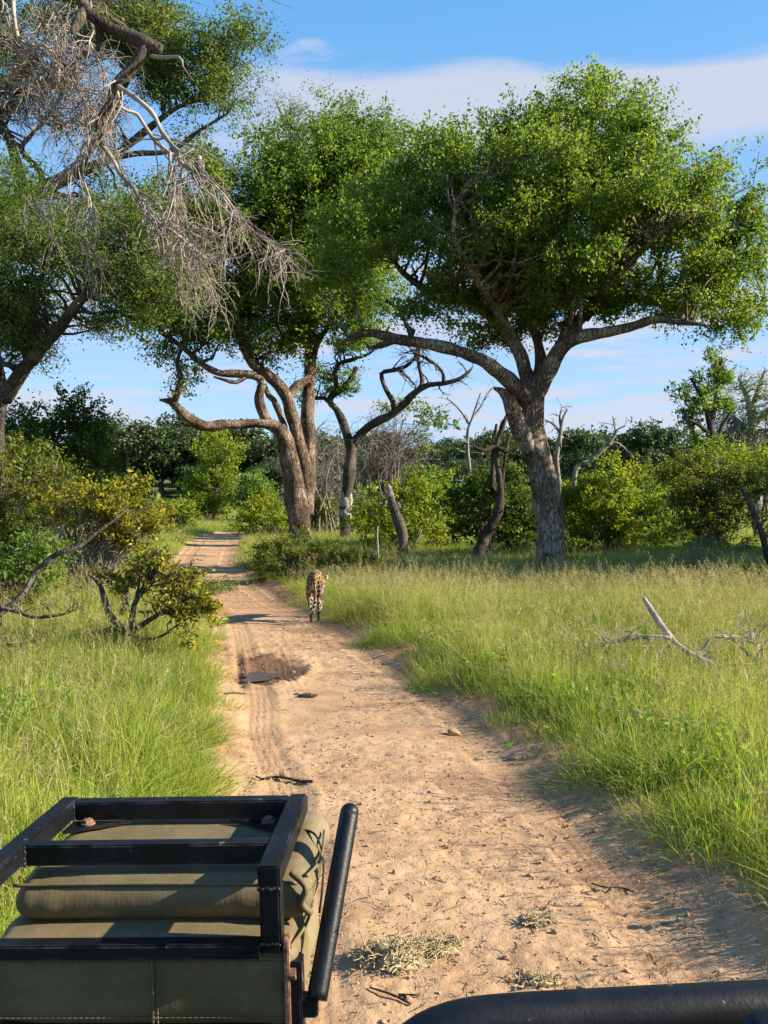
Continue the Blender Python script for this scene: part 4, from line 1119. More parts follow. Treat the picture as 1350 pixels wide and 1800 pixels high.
# foreground crooked shrub with yellow leaves
rngs = np.random.default_rng(301)
d0 = 9.6
tree('crooked_shrub', 'crooked shrub with dark twisted stem and yellow leaves beside the track', 'bush', None, d0,
     [(216, 1176, 0, 13), (218, 1150, 0, 12), (224, 1125, 0, 11), (232, 1105, 0, 9)],
     [[(226, 1120, 0, 7), (210, 1100, .05, 6), (195, 1085, .1, 5), (187, 1070, .1, 5), (182, 1045, .1, 5), (176, 1028, .15, 4), (168, 1018, .2, 3), (160, 1012, .2, 1.5)],
      [(234, 1110, 0, 7), (232, 1085, -.05, 6), (236, 1062, -.1, 5), (245, 1045, -.15, 4), (262, 1028, -.2, 2.5), (270, 1005, -.2, 1.5)],
      [(228, 1105, .1, 6), (215, 1095, .1, 6), (200, 1108, .1, 5), (165, 1113, .1, 5), (130, 1120, .15, 5), (108, 1135, .2, 5), (90, 1158, .25, 4), (80, 1180, .3, 4)],
      [(222, 1140, 0, 5), (205, 1155, -.2, 4), (175, 1150, -.3, 3.5), (150, 1145, -.3, 3), (120, 1140, -.25, 3)],
      [(234, 1108, -.1, 6), (250, 1098, -.2, 5.5), (275, 1082, -.3, 4.5), (300, 1072, -.4, 3.5), (330, 1066, -.5, 3), (360, 1068, -.5, 1.5)],
      [(236, 1120, 0, 4), (260, 1125, -.2, 3), (285, 1118, -.3, 2.5), (310, 1100, -.4, 2), (335, 1085, -.4, 1.5)],
      [(212, 1080, .05, 4), (225, 1060, .1, 3.5), (222, 1040, .15, 3), (230, 1020, .2, 2)]],
     [(235, 1015, 42, 25, 0, 30), (275, 1000, 25, 28, -.1, 22), (300, 1035, 40, 25, -.3, 30), (340, 1060, 45, 20, -.5, 25), (378, 1062, 14, 16, -.5, 12), (285, 1075, 45, 22, -.3, 25, .5), (320, 1020, 24, 22, -.3, 20), (268, 985, 14, 20, 0, 14, .5), (345, 1110, 22, 20, -.4, 16, .3)],
     M['bark_dark'], M['leaf_yellow'], 250, 15, 0.08, 0.056, 302, twigs=130, rmax=0.012, sup=6, sides=10, sub=2, gap=0.2, rough=0.2, gf=3)

# grey crooked bough leaning out of the left thicket
def bough_thing(name, label, cat, d0, ctrls, mat, seed, m1=8, m2=4, l1=(.2, .6), l2=(.1, .3), rmin=.003, grav=0.0, group=None, ang=.7):
    rng = np.random.default_rng(seed)
    rows = limb_px(ctrls[0], d0)
    org = rows[0, :3].copy()
    root = empty(name, org, label, cat, group)
    Ls = [limb_mesh('bough', limb_px(c, d0), mat, root, org, 10, .05, .18, 8) for c in ctrls]
    Pt = np.stack([catmull(l[:, :3], 12) for l in Ls]); Rt = np.stack([np.interp(np.linspace(0, 1, 12), np.linspace(0, 1, len(l)), l[:, 3]) for l in Ls])
    if m1:
        P1, R1 = grow(Pt, Rt, m1, *l1, ang, grav, .25, .5, 7, rng, .25, rmin=rmin)
        V, Fs = tubes(P1, R1, 5); VV = [V]; FF = [Fs[0]]; off = len(V)
        if m2:
            P2, R2 = grow(P1, R1, m2, *l2, ang, grav, .28, .6, 5, rng, .25, rmin=rmin * .8)
            V, Fs = tubes(P2, R2, 4); VV.append(V); FF.append(Fs[0] + off)
        mk('twigs', np.vstack(VV), FF, mat, root, smooth=True, origin=org)['kind'] = 'stuff'
    return root


bough_thing('leaning_bough', 'grey crooked bough leaning up out of the left thicket', 'branch', 9.0,
            [[(-140, 1205, 0, 7.5), (-110, 1160, 0, 7), (-60, 1120, 0, 6.5), (0, 1078, 0, 5.5), (40, 1045, 0, 5), (60, 1010, .1, 4.5), (90, 980, .1, 4.5), (115, 968, .1, 4.2), (140, 960, .2, 4), (165, 940, .3, 3), (200, 915, .4, 2), (225, 895, .5, 1.5)],
             [(-125, 1180, 0, 5.5), (-70, 1090, 0, 5), (-40, 1062, 0, 4.5), (30, 1075, -.1, 3.5), (60, 1085, -.2, 3), (110, 1080, -.2, 2.5), (135, 1070, -.2, 1.5)],
             [(-138, 1200, -.05, 6.5), (-50, 1160, -.3, 5), (0, 1165, -.3, 4), (45, 1185, -.4, 3.5), (85, 1200, -.4, 2)],
             [(-140, 1208, -.05, 6), (-50, 1200, -.5, 4.5), (0, 1228, -.5, 3.5), (60, 1260, -.5, 3), (120, 1268, -.6, 2)],
             [(-110, 1162, 0, 5), (-20, 1130, -.1, 4), (10, 1135, -.1, 4), (60, 1128, -.2, 2.5), (75, 1118, -.2, 1.5)]],
            M['bark_dark'], 311, 12, 4, (.12, .4), (.06, .2))

# ------------------------------------------------------------------ dead tree hanging in from the top left, with its drooping twigs
def dead_tree():
    rng = np.random.default_rng(401)
    d0 = 8.6
    org = np.array((-6.6, 8.8, 0.0)); org[2] = gz(org[0], org[1])
    root = empty('dead_tree', org, 'dead grey tree whose bare twigs hang in from the top left', 'tree')
    trunk = np.array([(*org, .26), (-6.4, 8.8, 1.5, .22), (-6.1, 8.8, 3.5, .19), (-5.6, 8.7, 5.4, .16), (-4.9, 8.6, 6.6, .13), (-4.0, 8.6, 7.25, .11)])
    L = [limb_mesh('trunk', trunk, M['dead_dark'], root, org, 16, .12, .14, 4)]
    specs = [
        ([(30, -60, 0, 18), (120, -30, 0, 14), (150, 15, 0, 12), (185, 45, 0, 11), (225, 62, 0, 11), (255, 76, 0, 11), (284, 86, 0, 8)], 'dead_dark'),
        ([(148, 15, 0, 9), (140, 35, -.1, 8), (131, 48, -.15, 7), (126, 58, -.2, 3)], 'dead_dark'),
        ([(178, 40, 0, 6), (174, 65, 0, 6), (172, 90, 0, 3)], 'dead_dark'),
        ([(258, 82, 0, 9), (243, 105, 0, 9), (222, 130, 0, 9), (203, 150, 0, 8), (192, 180, .05, 7), (177, 210, .1, 7), (173, 232, .1, 7)], 'dead_dark'),
        ([(264, 98, 0, 3), (285, 101, -.1, 4), (316, 101, -.2, 3), (322, 118, -.2, 1.5), (340, 142, -.2, .8)], 'dead_wood'),
        ([(205, 150, 0, 5.5), (228, 165, -.1, 5), (254, 185, -.2, 5), (272, 205, -.2, 5), (285, 232, -.25, 5), (305, 258, -.3, 5), (318, 285, -.3, 4.5), (340, 302, -.3, 4), (362, 312, -.35, 3.5), (395, 345, -.4, 3), (425, 385, -.5, 2.5), (455, 415, -.5, 2), (500, 445, -.55, 1)], 'dead_wood'),
        ([(174, 230, .1, 6.5), (180, 255, .1, 6), (195, 275, .1, 6), (212, 305, .1, 6), (235, 330, .05, 5.5), (250, 355, 0, 5), (268, 385, 0, 5), (300, 405, 0, 4), (330, 430, -.05, 3), (350, 465, -.1, 1.5)], 'dead_wood'),
        ([(206, 160, 0, 4), (215, 190, .1, 4), (240, 200, .2, 4), (255, 222, .2, 4), (275, 250, .2, 4), (300, 270, .2, 3.5), (320, 300, .15, 3), (312, 340, .1, 2), (315, 380, .1, 1)], 'dead_wood'),
        ([(176, 225, .1, 4), (160, 232, .2, 3.5), (145, 258, .2, 3.5), (130, 290, .3, 3), (100, 318, .3, 3), (70, 345, .3, 2), (55, 370, .3, 1)], 'dead_wood'),
        ([(158, 235, .2, 3), (150, 270, .2, 3), (146, 310, .25, 2.5), (160, 360, .25, 2), (150, 400, .2, 1.5), (175, 460, .2, 1)], 'dead_wood'),
        ([(300, 268, -.2, 3), (297, 320, -.2, 2.5), (310, 370, -.2, 2), (330, 410, -.25, 1.5), (345, 450, -.25, 1)], 'dead_wood'),
        ([(20, -40, .3, 7), (25, 30, .3, 5), (35, 70, .35, 4.5), (70, 85, .4, 3.5), (95, 110, .4, 3), (130, 150, .4, 2), (170, 215, .4, 1)], 'dead_wood'),
        ([(-40, 190, .4, 7), (0, 150, .4, 5.5), (35, 122, .4, 4.5), (55, 85, .4, 3.5), (75, 78, .4, 3), (100, 100, .4, 1.5)], 'dead_wood'),
        ([(-60, 240, .5, 10), (0, 200, .5, 7), (20, 180, .5, 6), (35, 160, .5, 4), (60, 170, .5, 2)], 'dead_dark'),
    ]
    for c, mt in specs:
        rw = limb_px(c, d0)
        if mt == 'dead_wood': rw[:, 3] *= .8
        L.append(limb_mesh('limb', rw, M[mt], root, org, 12, .05, .26, 9))
    # drooping twigs
    def rs(l, k=14): return catmull(l[:, :3], k), np.interp(np.linspace(0, 1, k), np.linspace(0, 1, len(l)), l[:, 3])
    groups = [([6], 40, (.3, 1.05), .35), ([7], 46, (.35, 1.05), .4), ([8], 22, (.3, .9), .5), ([9, 10, 11], 14, (.25, .9), .7), ([12, 13, 14], 26, (.3, 1.0), .55), ([4], 12, (.2, .8), .6)]
    VV, FF, off = [], [], 0
    for ids, m1, ln, gr in groups:
        pr_ = [rs(L[i]) for i in ids]
        Pp = np.stack([p for p, _ in pr_]); Rp = np.minimum(np.stack([r for _, r in pr_]), .022)
        P1, R1 = grow(Pp, Rp, m1, *ln, .55, gr * 2.2, .16, .5, 9, rng, .3, rmin=.0055)
        P2, R2 = grow(P1, R1, 4, .15, .5, .55, gr * 1.4, .22, .65, 7, rng, .2, rmin=.0038)
        P3, R3 = grow(P2, R2, 1, .08, .25, .6, gr, .25, .7, 5, rng, .3, rmin=.003)
        for q, r, s in ((P1, R1, 5), (P2, R2, 4), (P3, R3, 3)):
            V, Fq = tubes(q, r, s)
            VV.append(V); FF.append(Fq[0] + off); off += len(V)
    # fine veil of grey twigs at upper left
    st = np.array([P(x, y, d0 + .5) for x, y in [(-20, -30), (60, -40), (130, -30), (20, 60), (80, 60)]])
    en = np.array([P(x, y, d0 + .4) for x, y in [(60, 150), (120, 120), (190, 150), (100, 220), (170, 200)]])
    t = np.linspace(0, 1, 8)[None, :, None]
    Pp = st[:, None] * (1 - t) + en[:, None] * t + rng.normal(0, .04, (5, 8, 3)); Rp = np.full((5, 8), .011)
    P1, R1 = grow(Pp, Rp, 30, .35, 1.0, .6, .5, .2, .6, 9, rng, .05, rmin=.0045)
    P2, R2 = grow(P1, R1, 5, .15, .5, .7, .4, .25, .7, 6, rng, .2, rmin=.0035)
    for q, r, s in ((Pp, Rp, 6), (P1, R1, 4), (P2, R2, 3)):
        V, Fq = tubes(q, r, s); VV.append(V); FF.append(Fq[0] + off); off += len(V)
    mk('hanging_twigs', np.vstack(VV), FF, M['dead_wood'], root, smooth=True, origin=org)['kind'] = 'stuff'
    # single bare twig crossing the sky at the top
    VV, FF = tubes(np.stack([catmull(np.array([P(x, y, 8.2) for x, y in pts]), 10) for pts in ([(300, -60), (330, -5), (360, 10), (372, 13)], [(440, -20), (456, 5), (462, 30), (482, 68)], [(455, -10), (490, 5), (520, 15)])]), np.tile(np.linspace(.006, .002, 10), (3, 1)), 4)
    mk('sky_twigs', VV, FF, M['dead_wood'], root, smooth=True, origin=org)['kind'] = 'stuff'


dead_tree()

# ------------------------------------------------------------------ dead wood in the middle distance
def snag(name, label, cat, d0, ctrls, mat, seed, m1=0, **kw):
    return bough_thing(name, label, cat, d0, ctrls, M[mat], seed, m1, **kw)


def stump_thing():
    d0 = 24
    rows = limb_px([(708, 1003, 0, 11), (708, 985, 0, 9), (709, 955, 0, 9), (704, 925, 0, 9), (694, 900, 0, 8.5), (688, 880, 0, 7), (686, 868, 0, 5)], d0)
    org = rows[0, :3].copy()
    root = empty('broken_stump', org, 'tall dark broken stump with splintered pale top', 'stump')
    limb_mesh('trunk', rows, M['dead_dark'], root, org, 14, .06, .22, 6)
    limb_mesh('splinter', limb_px([(687, 882, 0, 5), (685, 865, 0, 4.5), (684, 856, 0, 3), (682, 851, 0, 1)], d0), M['bare_wood'], root, org, 8, .05, .3, 10)
    limb_mesh('splinter', limb_px([(690, 884, 0, 4), (690, 872, 0, 3), (689, 862, 0, 1)], d0), M['bare_wood'], root, org, 8, .05, .3, 10)
    limb_mesh('side_twig', limb_px([(710, 1000, 0, 2.5), (722, 970, -.2, 2), (735, 945, -.3, 1.5), (742, 930, -.3, 1)], d0), M['dead_grey'], root, org, 6, .05, .1, 8)


stump_thing()
snag('dead_tree', 'twisted leaning dead trunk with pale prongs left of the big tree', 'tree', 25,
     [[(838, 985, 0, 11), (845, 960, 0, 10), (862, 930, 0, 9.5), (876, 900, 0, 8.5), (880, 870, 0, 6), (877, 835, 0, 5), (872, 800, 0, 5), (874, 775, 0, 4.5), (885, 745, 0, 4), (892, 725, 0, 2)],
      [(880, 880, 0, 6), (866, 860, .2, 6), (867, 830, .3, 5), (868, 800, .3, 4.5), (870, 770, .3, 3.5), (873, 745, .3, 2)],
      [(872, 783, 0, 4), (860, 788, -.1, 3.5), (848, 792, -.2, 3), (832, 784, -.2, 1.5)],
      [(872, 785, 0, 3.5), (884, 792, -.1, 3), (892, 795, -.1, 2)],
      [(880, 868, 0, 4), (886, 820, .1, 3), (890, 790, .1, 3), (896, 762, .1, 1.5)]],
     'dead_dark', 320, 3, m2=2, l1=(.2, .7), l2=(.1, .3), rmin=.008)
snag('dead_sapling', 'spindly pale dead sapling with upright twigs beside the leaning dead trunk', 'tree', 27,
     [[(842, 975, 0, 3), (838, 915, 0, 3), (830, 880, 0, 3.5), (826, 830, 0, 3), (822, 790, 0, 3), (823, 755, 0, 2.5), (830, 735, 0, 2), (845, 690, 0, 1)],
      [(823, 745, 0, 2), (815, 730, 0, 1.8), (800, 712, 0, 1.5), (785, 700, 0, 1)],
      [(830, 735, 0, 2), (845, 715, .1, 1.5), (855, 695, .1, 1), (868, 680, .1, .8)],
      [(832, 880, 0, 2), (815, 850, .1, 1.5), (802, 845, .1, 1), (790, 850, .1, .8)]],
     'dead_grey', 321, 5, m2=3, l1=(.2, .6), l2=(.1, .4), rmin=.007)
snag('dead_tree', 'bare pale dead tree standing just right of the big trunk', 'tree', 33,
     [[(985, 960, 0, 5), (982, 850, 0, 5), (978, 810, 0, 4.5), (984, 770, 0, 4), (986, 755, 0, 3.5), (990, 735, 0, 2.5), (998, 718, 0, 1.2)],
      [(985, 762, 0, 3), (972, 745, 0, 2), (958, 738, 0, 1)], [(987, 755, 0, 2.5), (984, 735, .1, 2), (988, 715, .1, 1)]],
     'dead_grey', 322, 5, m2=3, l1=(.25, .7), l2=(.1, .4), rmin=.01)
snag('dead_tree', 'bare dead bough arching over the lime bush', 'tree', 34,
     [[(1000, 965, 0, 5), (1008, 860, 0, 5), (1015, 822, 0, 4.5), (1040, 808, 0, 4), (1055, 795, 0, 4), (1072, 778, 0, 3.5), (1080, 765, 0, 3), (1086, 755, 0, 2), (1100, 748, 0, 1)],
      [(1060, 790, 0, 2.5), (1080, 778, 0, 2), (1095, 785, 0, 1.5), (1102, 792, 0, 1)], [(1082, 762, 0, 2), (1080, 745, 0, 1.5), (1077, 732, 0, 1)]],
     'dead_grey', 323, 5, m2=3, l1=(.25, .8), l2=(.1, .4), rmin=.01)
snag('leaning_pole', 'reddish dead pole leaning at the right edge before the thicket', 'branch', 17,
     [[(1352, 1020, 0, 5), (1345, 960, 0, 5), (1330, 915, 0, 4.5), (1318, 885, 0, 4), (1305, 862, 0, 3)], [(1328, 912, 0, 3), (1318, 905, .1, 2), (1310, 905, .1, 1)]], 'dead_dark', 324, 0)
snag('dead_stick', 'thin pale upright stick in the grass left of the stump', 'branch', 25, [[(664, 1000, 0, 2), (664, 965, 0, 2), (663, 940, 0, 1.8), (664, 925, 0, 1.2)]], 'dead_wood', 325, 0)
snag('fallen_branch', 'fallen pale dead branch with forked twigs lying in the right-hand grass', 'branch', 8.4,
     [[(1132, 1052, .6, 4), (1145, 1072, .5, 5), (1165, 1103, .3, 5.5), (1185, 1128, .1, 5.5), (1212, 1148, 0, 5.5), (1235, 1160, -.1, 5), (1255, 1170, -.2, 4.5), (1275, 1190, -.3, 4), (1310, 1190, -.4, 4), (1340, 1200, -.4, 3)],
      [(1180, 1122, .1, 4), (1140, 1120, .2, 4), (1100, 1122, .3, 3.5), (1073, 1130, .3, 2.5), (1050, 1115, .4, 1.5)],
      [(1215, 1148, 0, 4), (1235, 1142, 0, 3.5), (1253, 1120, 0, 3), (1285, 1122, .1, 2.5), (1310, 1145, .1, 3), (1335, 1165, .1, 4), (1360, 1170, .1, 5)],
      [(1232, 1190, -.4, 4), (1195, 1188, -.4, 4), (1165, 1185, -.4, 3.5), (1130, 1192, -.4, 3), (1105, 1180, -.4, 2), (1070, 1172, -.3, 1)],
      [(1330, 1165, .1, 4), (1332, 1140, .1, 3.5), (1322, 1125, .1, 2.5), (1320, 1110, .1, 1.5)],
      [(1165, 1185, -.4, 3), (1195, 1200, -.5, 2.5), (1220, 1215, -.5, 2)]],
     'dead_pale', 326, 14, m2=4, l1=(.15, .55), l2=(.08, .28), rmin=.0036)


# dead grey thicket of twigs behind the slim tree
def twig_dome(name, label, d0, bx, by, blobs, seed, n, mat, leaf=None):
    rng = np.random.default_rng(seed)
    org = P(bx, by, d0); org[2] = gz(org[0], org[1])
    root = empty(name, org, label, 'bush')
    C, A = blob_points(blobs, d0, n, rng, .4)
    K = 9
    t = np.linspace(0, 1, K)[None, :, None]
    base = org + np.column_stack([rng.normal(0, .5, (n, 2)), np.zeros(n)])
    mid = base + (C - base) * np.array((.2, .2, 1.05)) + rng.normal(size=C.shape) * .25
    Pt = base[:, None] * (1 - t) ** 2 + 2 * mid[:, None] * t * (1 - t) + C[:, None] * t ** 2
    Pt[:, 1:] += rng.normal(size=(n, K - 1, 3)) * .06
    Rt = np.linspace(.05, .012, K)[None] * rng.uniform(.5, 1.2, n)[:, None]
    P2, R2 = grow(Pt, Rt, 7, .5, 1.6, .9, .5, .25, .5, 7, rng, .45, rmin=.010)
    P3, R3 = grow(P2, R2, 3, .3, .9, .8, .5, .28, .7, 5, rng, .2, rmin=.008)
    VV, FF, off = [], [], 0
    for q, r, s in ((Pt, Rt, 5), (P2, R2, 4), (P3, R3, 3)):
        V, Fq = tubes(q, r, s); VV.append(V); FF.append(Fq[0] + off); off += len(V)
    mk('twigs', np.vstack(VV), FF, M[mat], root, smooth=True, origin=org)['kind'] = 'stuff'
    if leaf:
        Cl, Al = blob_points(leaf, d0, 90, rng, .6)
        foliage('foliage', Cl, Al, 22, .26, .15, M['leaf_mid'], root, org, rng)


twig_dome('bare_thicket', 'grey leafless dome of tangled twigs behind the slim forked tree', 42, 680, 950, [(690, 745, 65, 35, 0, 70), (660, 790, 80, 40, 0, 80), (720, 780, 55, 45, 0, 60)], 331, 85, 'dead_grey', [(755, 735, 26, 22, 0, 22), (790, 748, 14, 8, 0, 10), (700, 712, 40, 8, 0, 30), (740, 775, 20, 18, 0, 18)])
twig_dome('bare_thicket', 'lower mass of grey bare twigs behind the forked trunk', 40, 560, 945, [(560, 800, 70, 60, 0, 70), (600, 860, 60, 50, 0, 60), (500, 830, 40, 50, 0, 50)], 332, 70, 'dead_grey')

# ------------------------------------------------------------------ wooded slope in the distance
def far_proto(seed, hgt, wid, leaf):
    rng = np.random.default_rng(seed)
    root = bpy.data.objects.new('woodland_tree', None); COL.objects.link(root)
    rows = np.array([(0, 0, -.5, .35), (.1, 0, hgt * .25, .25), (rng.normal(0, .3), 0, hgt * .5, .18), (rng.normal(0, .5), 0, hgt * .8, .08)])
    ls = [limb_mesh('trunk', rows, M['bark_dark'], root, None, 7, .6, .1, 1, caps=False)]
    Cs, As = [], []
    nb_ = rng.integers(5, 8)
    for k in range(nb_):
        a = rng.uniform(0, 6.28); r = wid * rng.uniform(.15, .6)
        c = np.array((r * math.cos(a), r * math.sin(a), hgt * rng.uniform(.48, .85)))
        s = np.array((wid * rng.uniform(.32, .5), wid * rng.uniform(.32, .5), hgt * rng.uniform(.11, .19)))
        u = unit(rng.normal(size=(70, 3)))
        Cs.append(c + u * s * np.clip(rng.normal(.85, .2, 70), .2, 1.1)[:, None]); As.append(u)
    C = np.vstack(Cs); A = np.vstack(As)
    Pt, Rt = connect(C[::14], ls, rng, .12)
    V, Fq = tubes(Pt, Rt, 4)
    mk('boughs', V, Fq, M['bark_dark'], root)['kind'] = 'stuff'
    foliage('foliage', C, A, 16, .55, .42, leaf, root, None, rng, .6, .6)
    return root


protos = [far_proto(500 + k, h, w, M['leaf_dark']) for k, (h, w) in enumerate([(8.5, 5.5), (10, 6.5), (7, 5.5), (9.5, 5.0), (6, 5.0)])]
used = set()


def plant_far(k, x, y, rz, s, label, group):
    src = protos[k]
    if k not in used:
        used.add(k); r = src
    else:
        r = src.copy(); COL.objects.link(r)
        for ch in src.children:
            c = ch.copy(); COL.objects.link(c); c.parent = r
    r.location = (x, y, gz(x, y) - .1); r.rotation_euler = (0, 0, rz); r.scale = (s, s, s * 1.0)
    tag(r, label, 'tree', group)
    return r


rngf = np.random.default_rng(77)
# skyline trees one can tell apart: photo column, top row, distance
for n, (px, top, dist, k, lb) in enumerate([
        (225, 735, 120, 1, 'round dark treetop on the skyline just left of the forked tree'), (285, 748, 125, 0, 'broad dark tree on the wooded slope under the hooked bough'),
        (330, 728, 135, 3, 'tallest dark tree on the slope behind the hooked bough'), (400, 750, 130, 1, 'dark tree on the slope behind the bright column-shaped tree'), (455, 752, 128, 2, 'dark tree on the slope just left of the forked trunk'),
        (840, 762, 120, 1, 'dark tree on the skyline between the two pale dead snags'), (1010, 752, 115, 3, 'flat-topped dark tree on the skyline right of the big trunk'), (1140, 750, 105, 1, 'rounded dark tree alone on the right skyline'), (1085, 770, 118, 2, 'low dark tree on the right skyline behind the dead bough'),
        (1215, 770, 95, 2, 'dark tree below the slender sunlit tree')]):
    X_ = (px - 675) / F * dist
    ztop = CAMZ + (HOR - top) / F * dist
    z0 = gz(X_, dist)
    hh = [8.5, 10, 7, 9.5, 6][k] * .97
    plant_far(k, X_, dist, rngf.uniform(0, 6.28), max(.4, (ztop - z0) / hh), lb, 'trees on the far wooded slope')
cnt = 0
for row, (dist, topm) in enumerate([(100, 830), (112, 812), (126, 795), (142, 780), (160, 770)]):
    for px in range(120, 1420, 46):
        pxx = px + rngf.uniform(-18, 18) + row * 9
        dd = dist + rngf.uniform(-5, 5)
        tp = topm + rngf.uniform(-16, 26)
        if 860 < pxx < 1000 and row < 1: continue
        if 230 < pxx < 345 and row < 2: continue
        X_ = (pxx - 675) / F * dd
        k = int(rngf.integers(0, 5))
        hh = [8.5, 10, 7, 9.5, 6][k] * .97
        s = (CAMZ + (HOR - tp) / F * dd - gz(X_, dd)) / hh
        if s < .35: s = .35 + rngf.uniform(0, .1)
        plant_far(k, X_, dd, rngf.uniform(0, 6.28), s, 'dark tree within the wooded slope behind the bushes', 'trees on the far wooded slope')
        cnt += 1

# trees standing just outside the frame on the sun's side: they shade the bushes and the big trunk as in the photograph
for n, (x, y, s) in enumerate([(15.6, 19.6, .92), (21.0, 20.4, 1.10), (18.5, 23.4, 1.05)]):
    plant_far(n % 5, x, y, n * 1.7, s, ['dark tree just outside the right edge beside the thicket', 'outermost dark tree right of the thicket', 'dark tree behind the thicket at the right'][n], 'trees right of the thicket')

# ------------------------------------------------------------------ leopard
m, nb, out = new_mat('leopard_coat')
tcl = nb.n('ShaderNodeTexCoord')
p0 = tcl.outputs['Object']
wob = nb.n('ShaderNodeTexNoise'); nb.l(p0, wob.inputs['Vector']); wob.inputs['Scale'].default_value = 18
pv_ = nb.n('ShaderNodeVectorMath', operation='MULTIPLY_ADD'); nb.l(wob.outputs['Color'], pv_.inputs[0]); pv_.inputs[1].default_value = (.02, .02, .02); nb.l(p0, pv_.inputs[2])
vo = nb.n('ShaderNodeTexVoronoi', feature='DISTANCE_TO_EDGE'); nb.l(pv_.outputs[0], vo.inputs['Vector']); vo.inputs['Scale'].default_value = 17; vo.inputs['Randomness'].default_value = .75
dd_ = vo.outputs['Distance']
white = nb.attr('white'); dark = nb.attr('dark')
base = nb.mix(white, (0.31, 0.185, 0.072), (0.55, 0.49, 0.40))
spot = nb.smooth(dd_, .07, .12)
core = nb.smooth(dd_, .30, .38)
ringc = nb.mix(nb.math('MULTIPLY', core, .8), (0.018, 0.012, 0.009), (0.17, 0.085, 0.035))
c = nb.mix(spot, base, ringc)
c = nb.mix(dark, c, (0.03, 0.022, 0.016))
pr = nb.n('ShaderNodeBsdfPrincipled'); nb.l(c, pr.inputs['Base Color']); pr.inputs['Roughness'].default_value = .75
pr.inputs['Specular IOR Level'].default_value = .2
fur = nb.noise(p0, 160, 3)
nb.l(nb.bump(fur, .35, .004), pr.inputs['Normal'])
nb.l(pr.outputs[0], out.inputs[0])
M['coat'] = m


def skin_body(name, nodes, edges, root_i, levels=2):
    """nodes (x, y, z, rx, ry) joined by edges, grown with the skin modifier and baked to a mesh"""
    me = bpy.data.meshes.new(name)
    me.from_pydata([n[:3] for n in nodes], edges, [])
    o = bpy.data.objects.new(name, me); COL.objects.link(o)
    sk = o.modifiers.new('skin', 'SKIN')
    sk.use_smooth_shade = True
    sd = o.modifiers.new('sub', 'SUBSURF'); sd.levels = levels; sd.render_levels = levels
    for v, n in zip(me.skin_vertices[0].data, nodes):
        v.radius = (n[3], n[4] if len(n) > 4 else n[3])
    me.skin_vertices[0].data[root_i].use_root = True
    dg = bpy.context.evaluated_depsgraph_get()
    ev = o.evaluated_get(dg)
    nm = bpy.data.meshes.new_from_object(ev)
    o.modifiers.clear()
    old = o.data; o.data = nm; bpy.data.meshes.remove(old)
    for pl in nm.polygons: pl.use_smooth = True
    return o


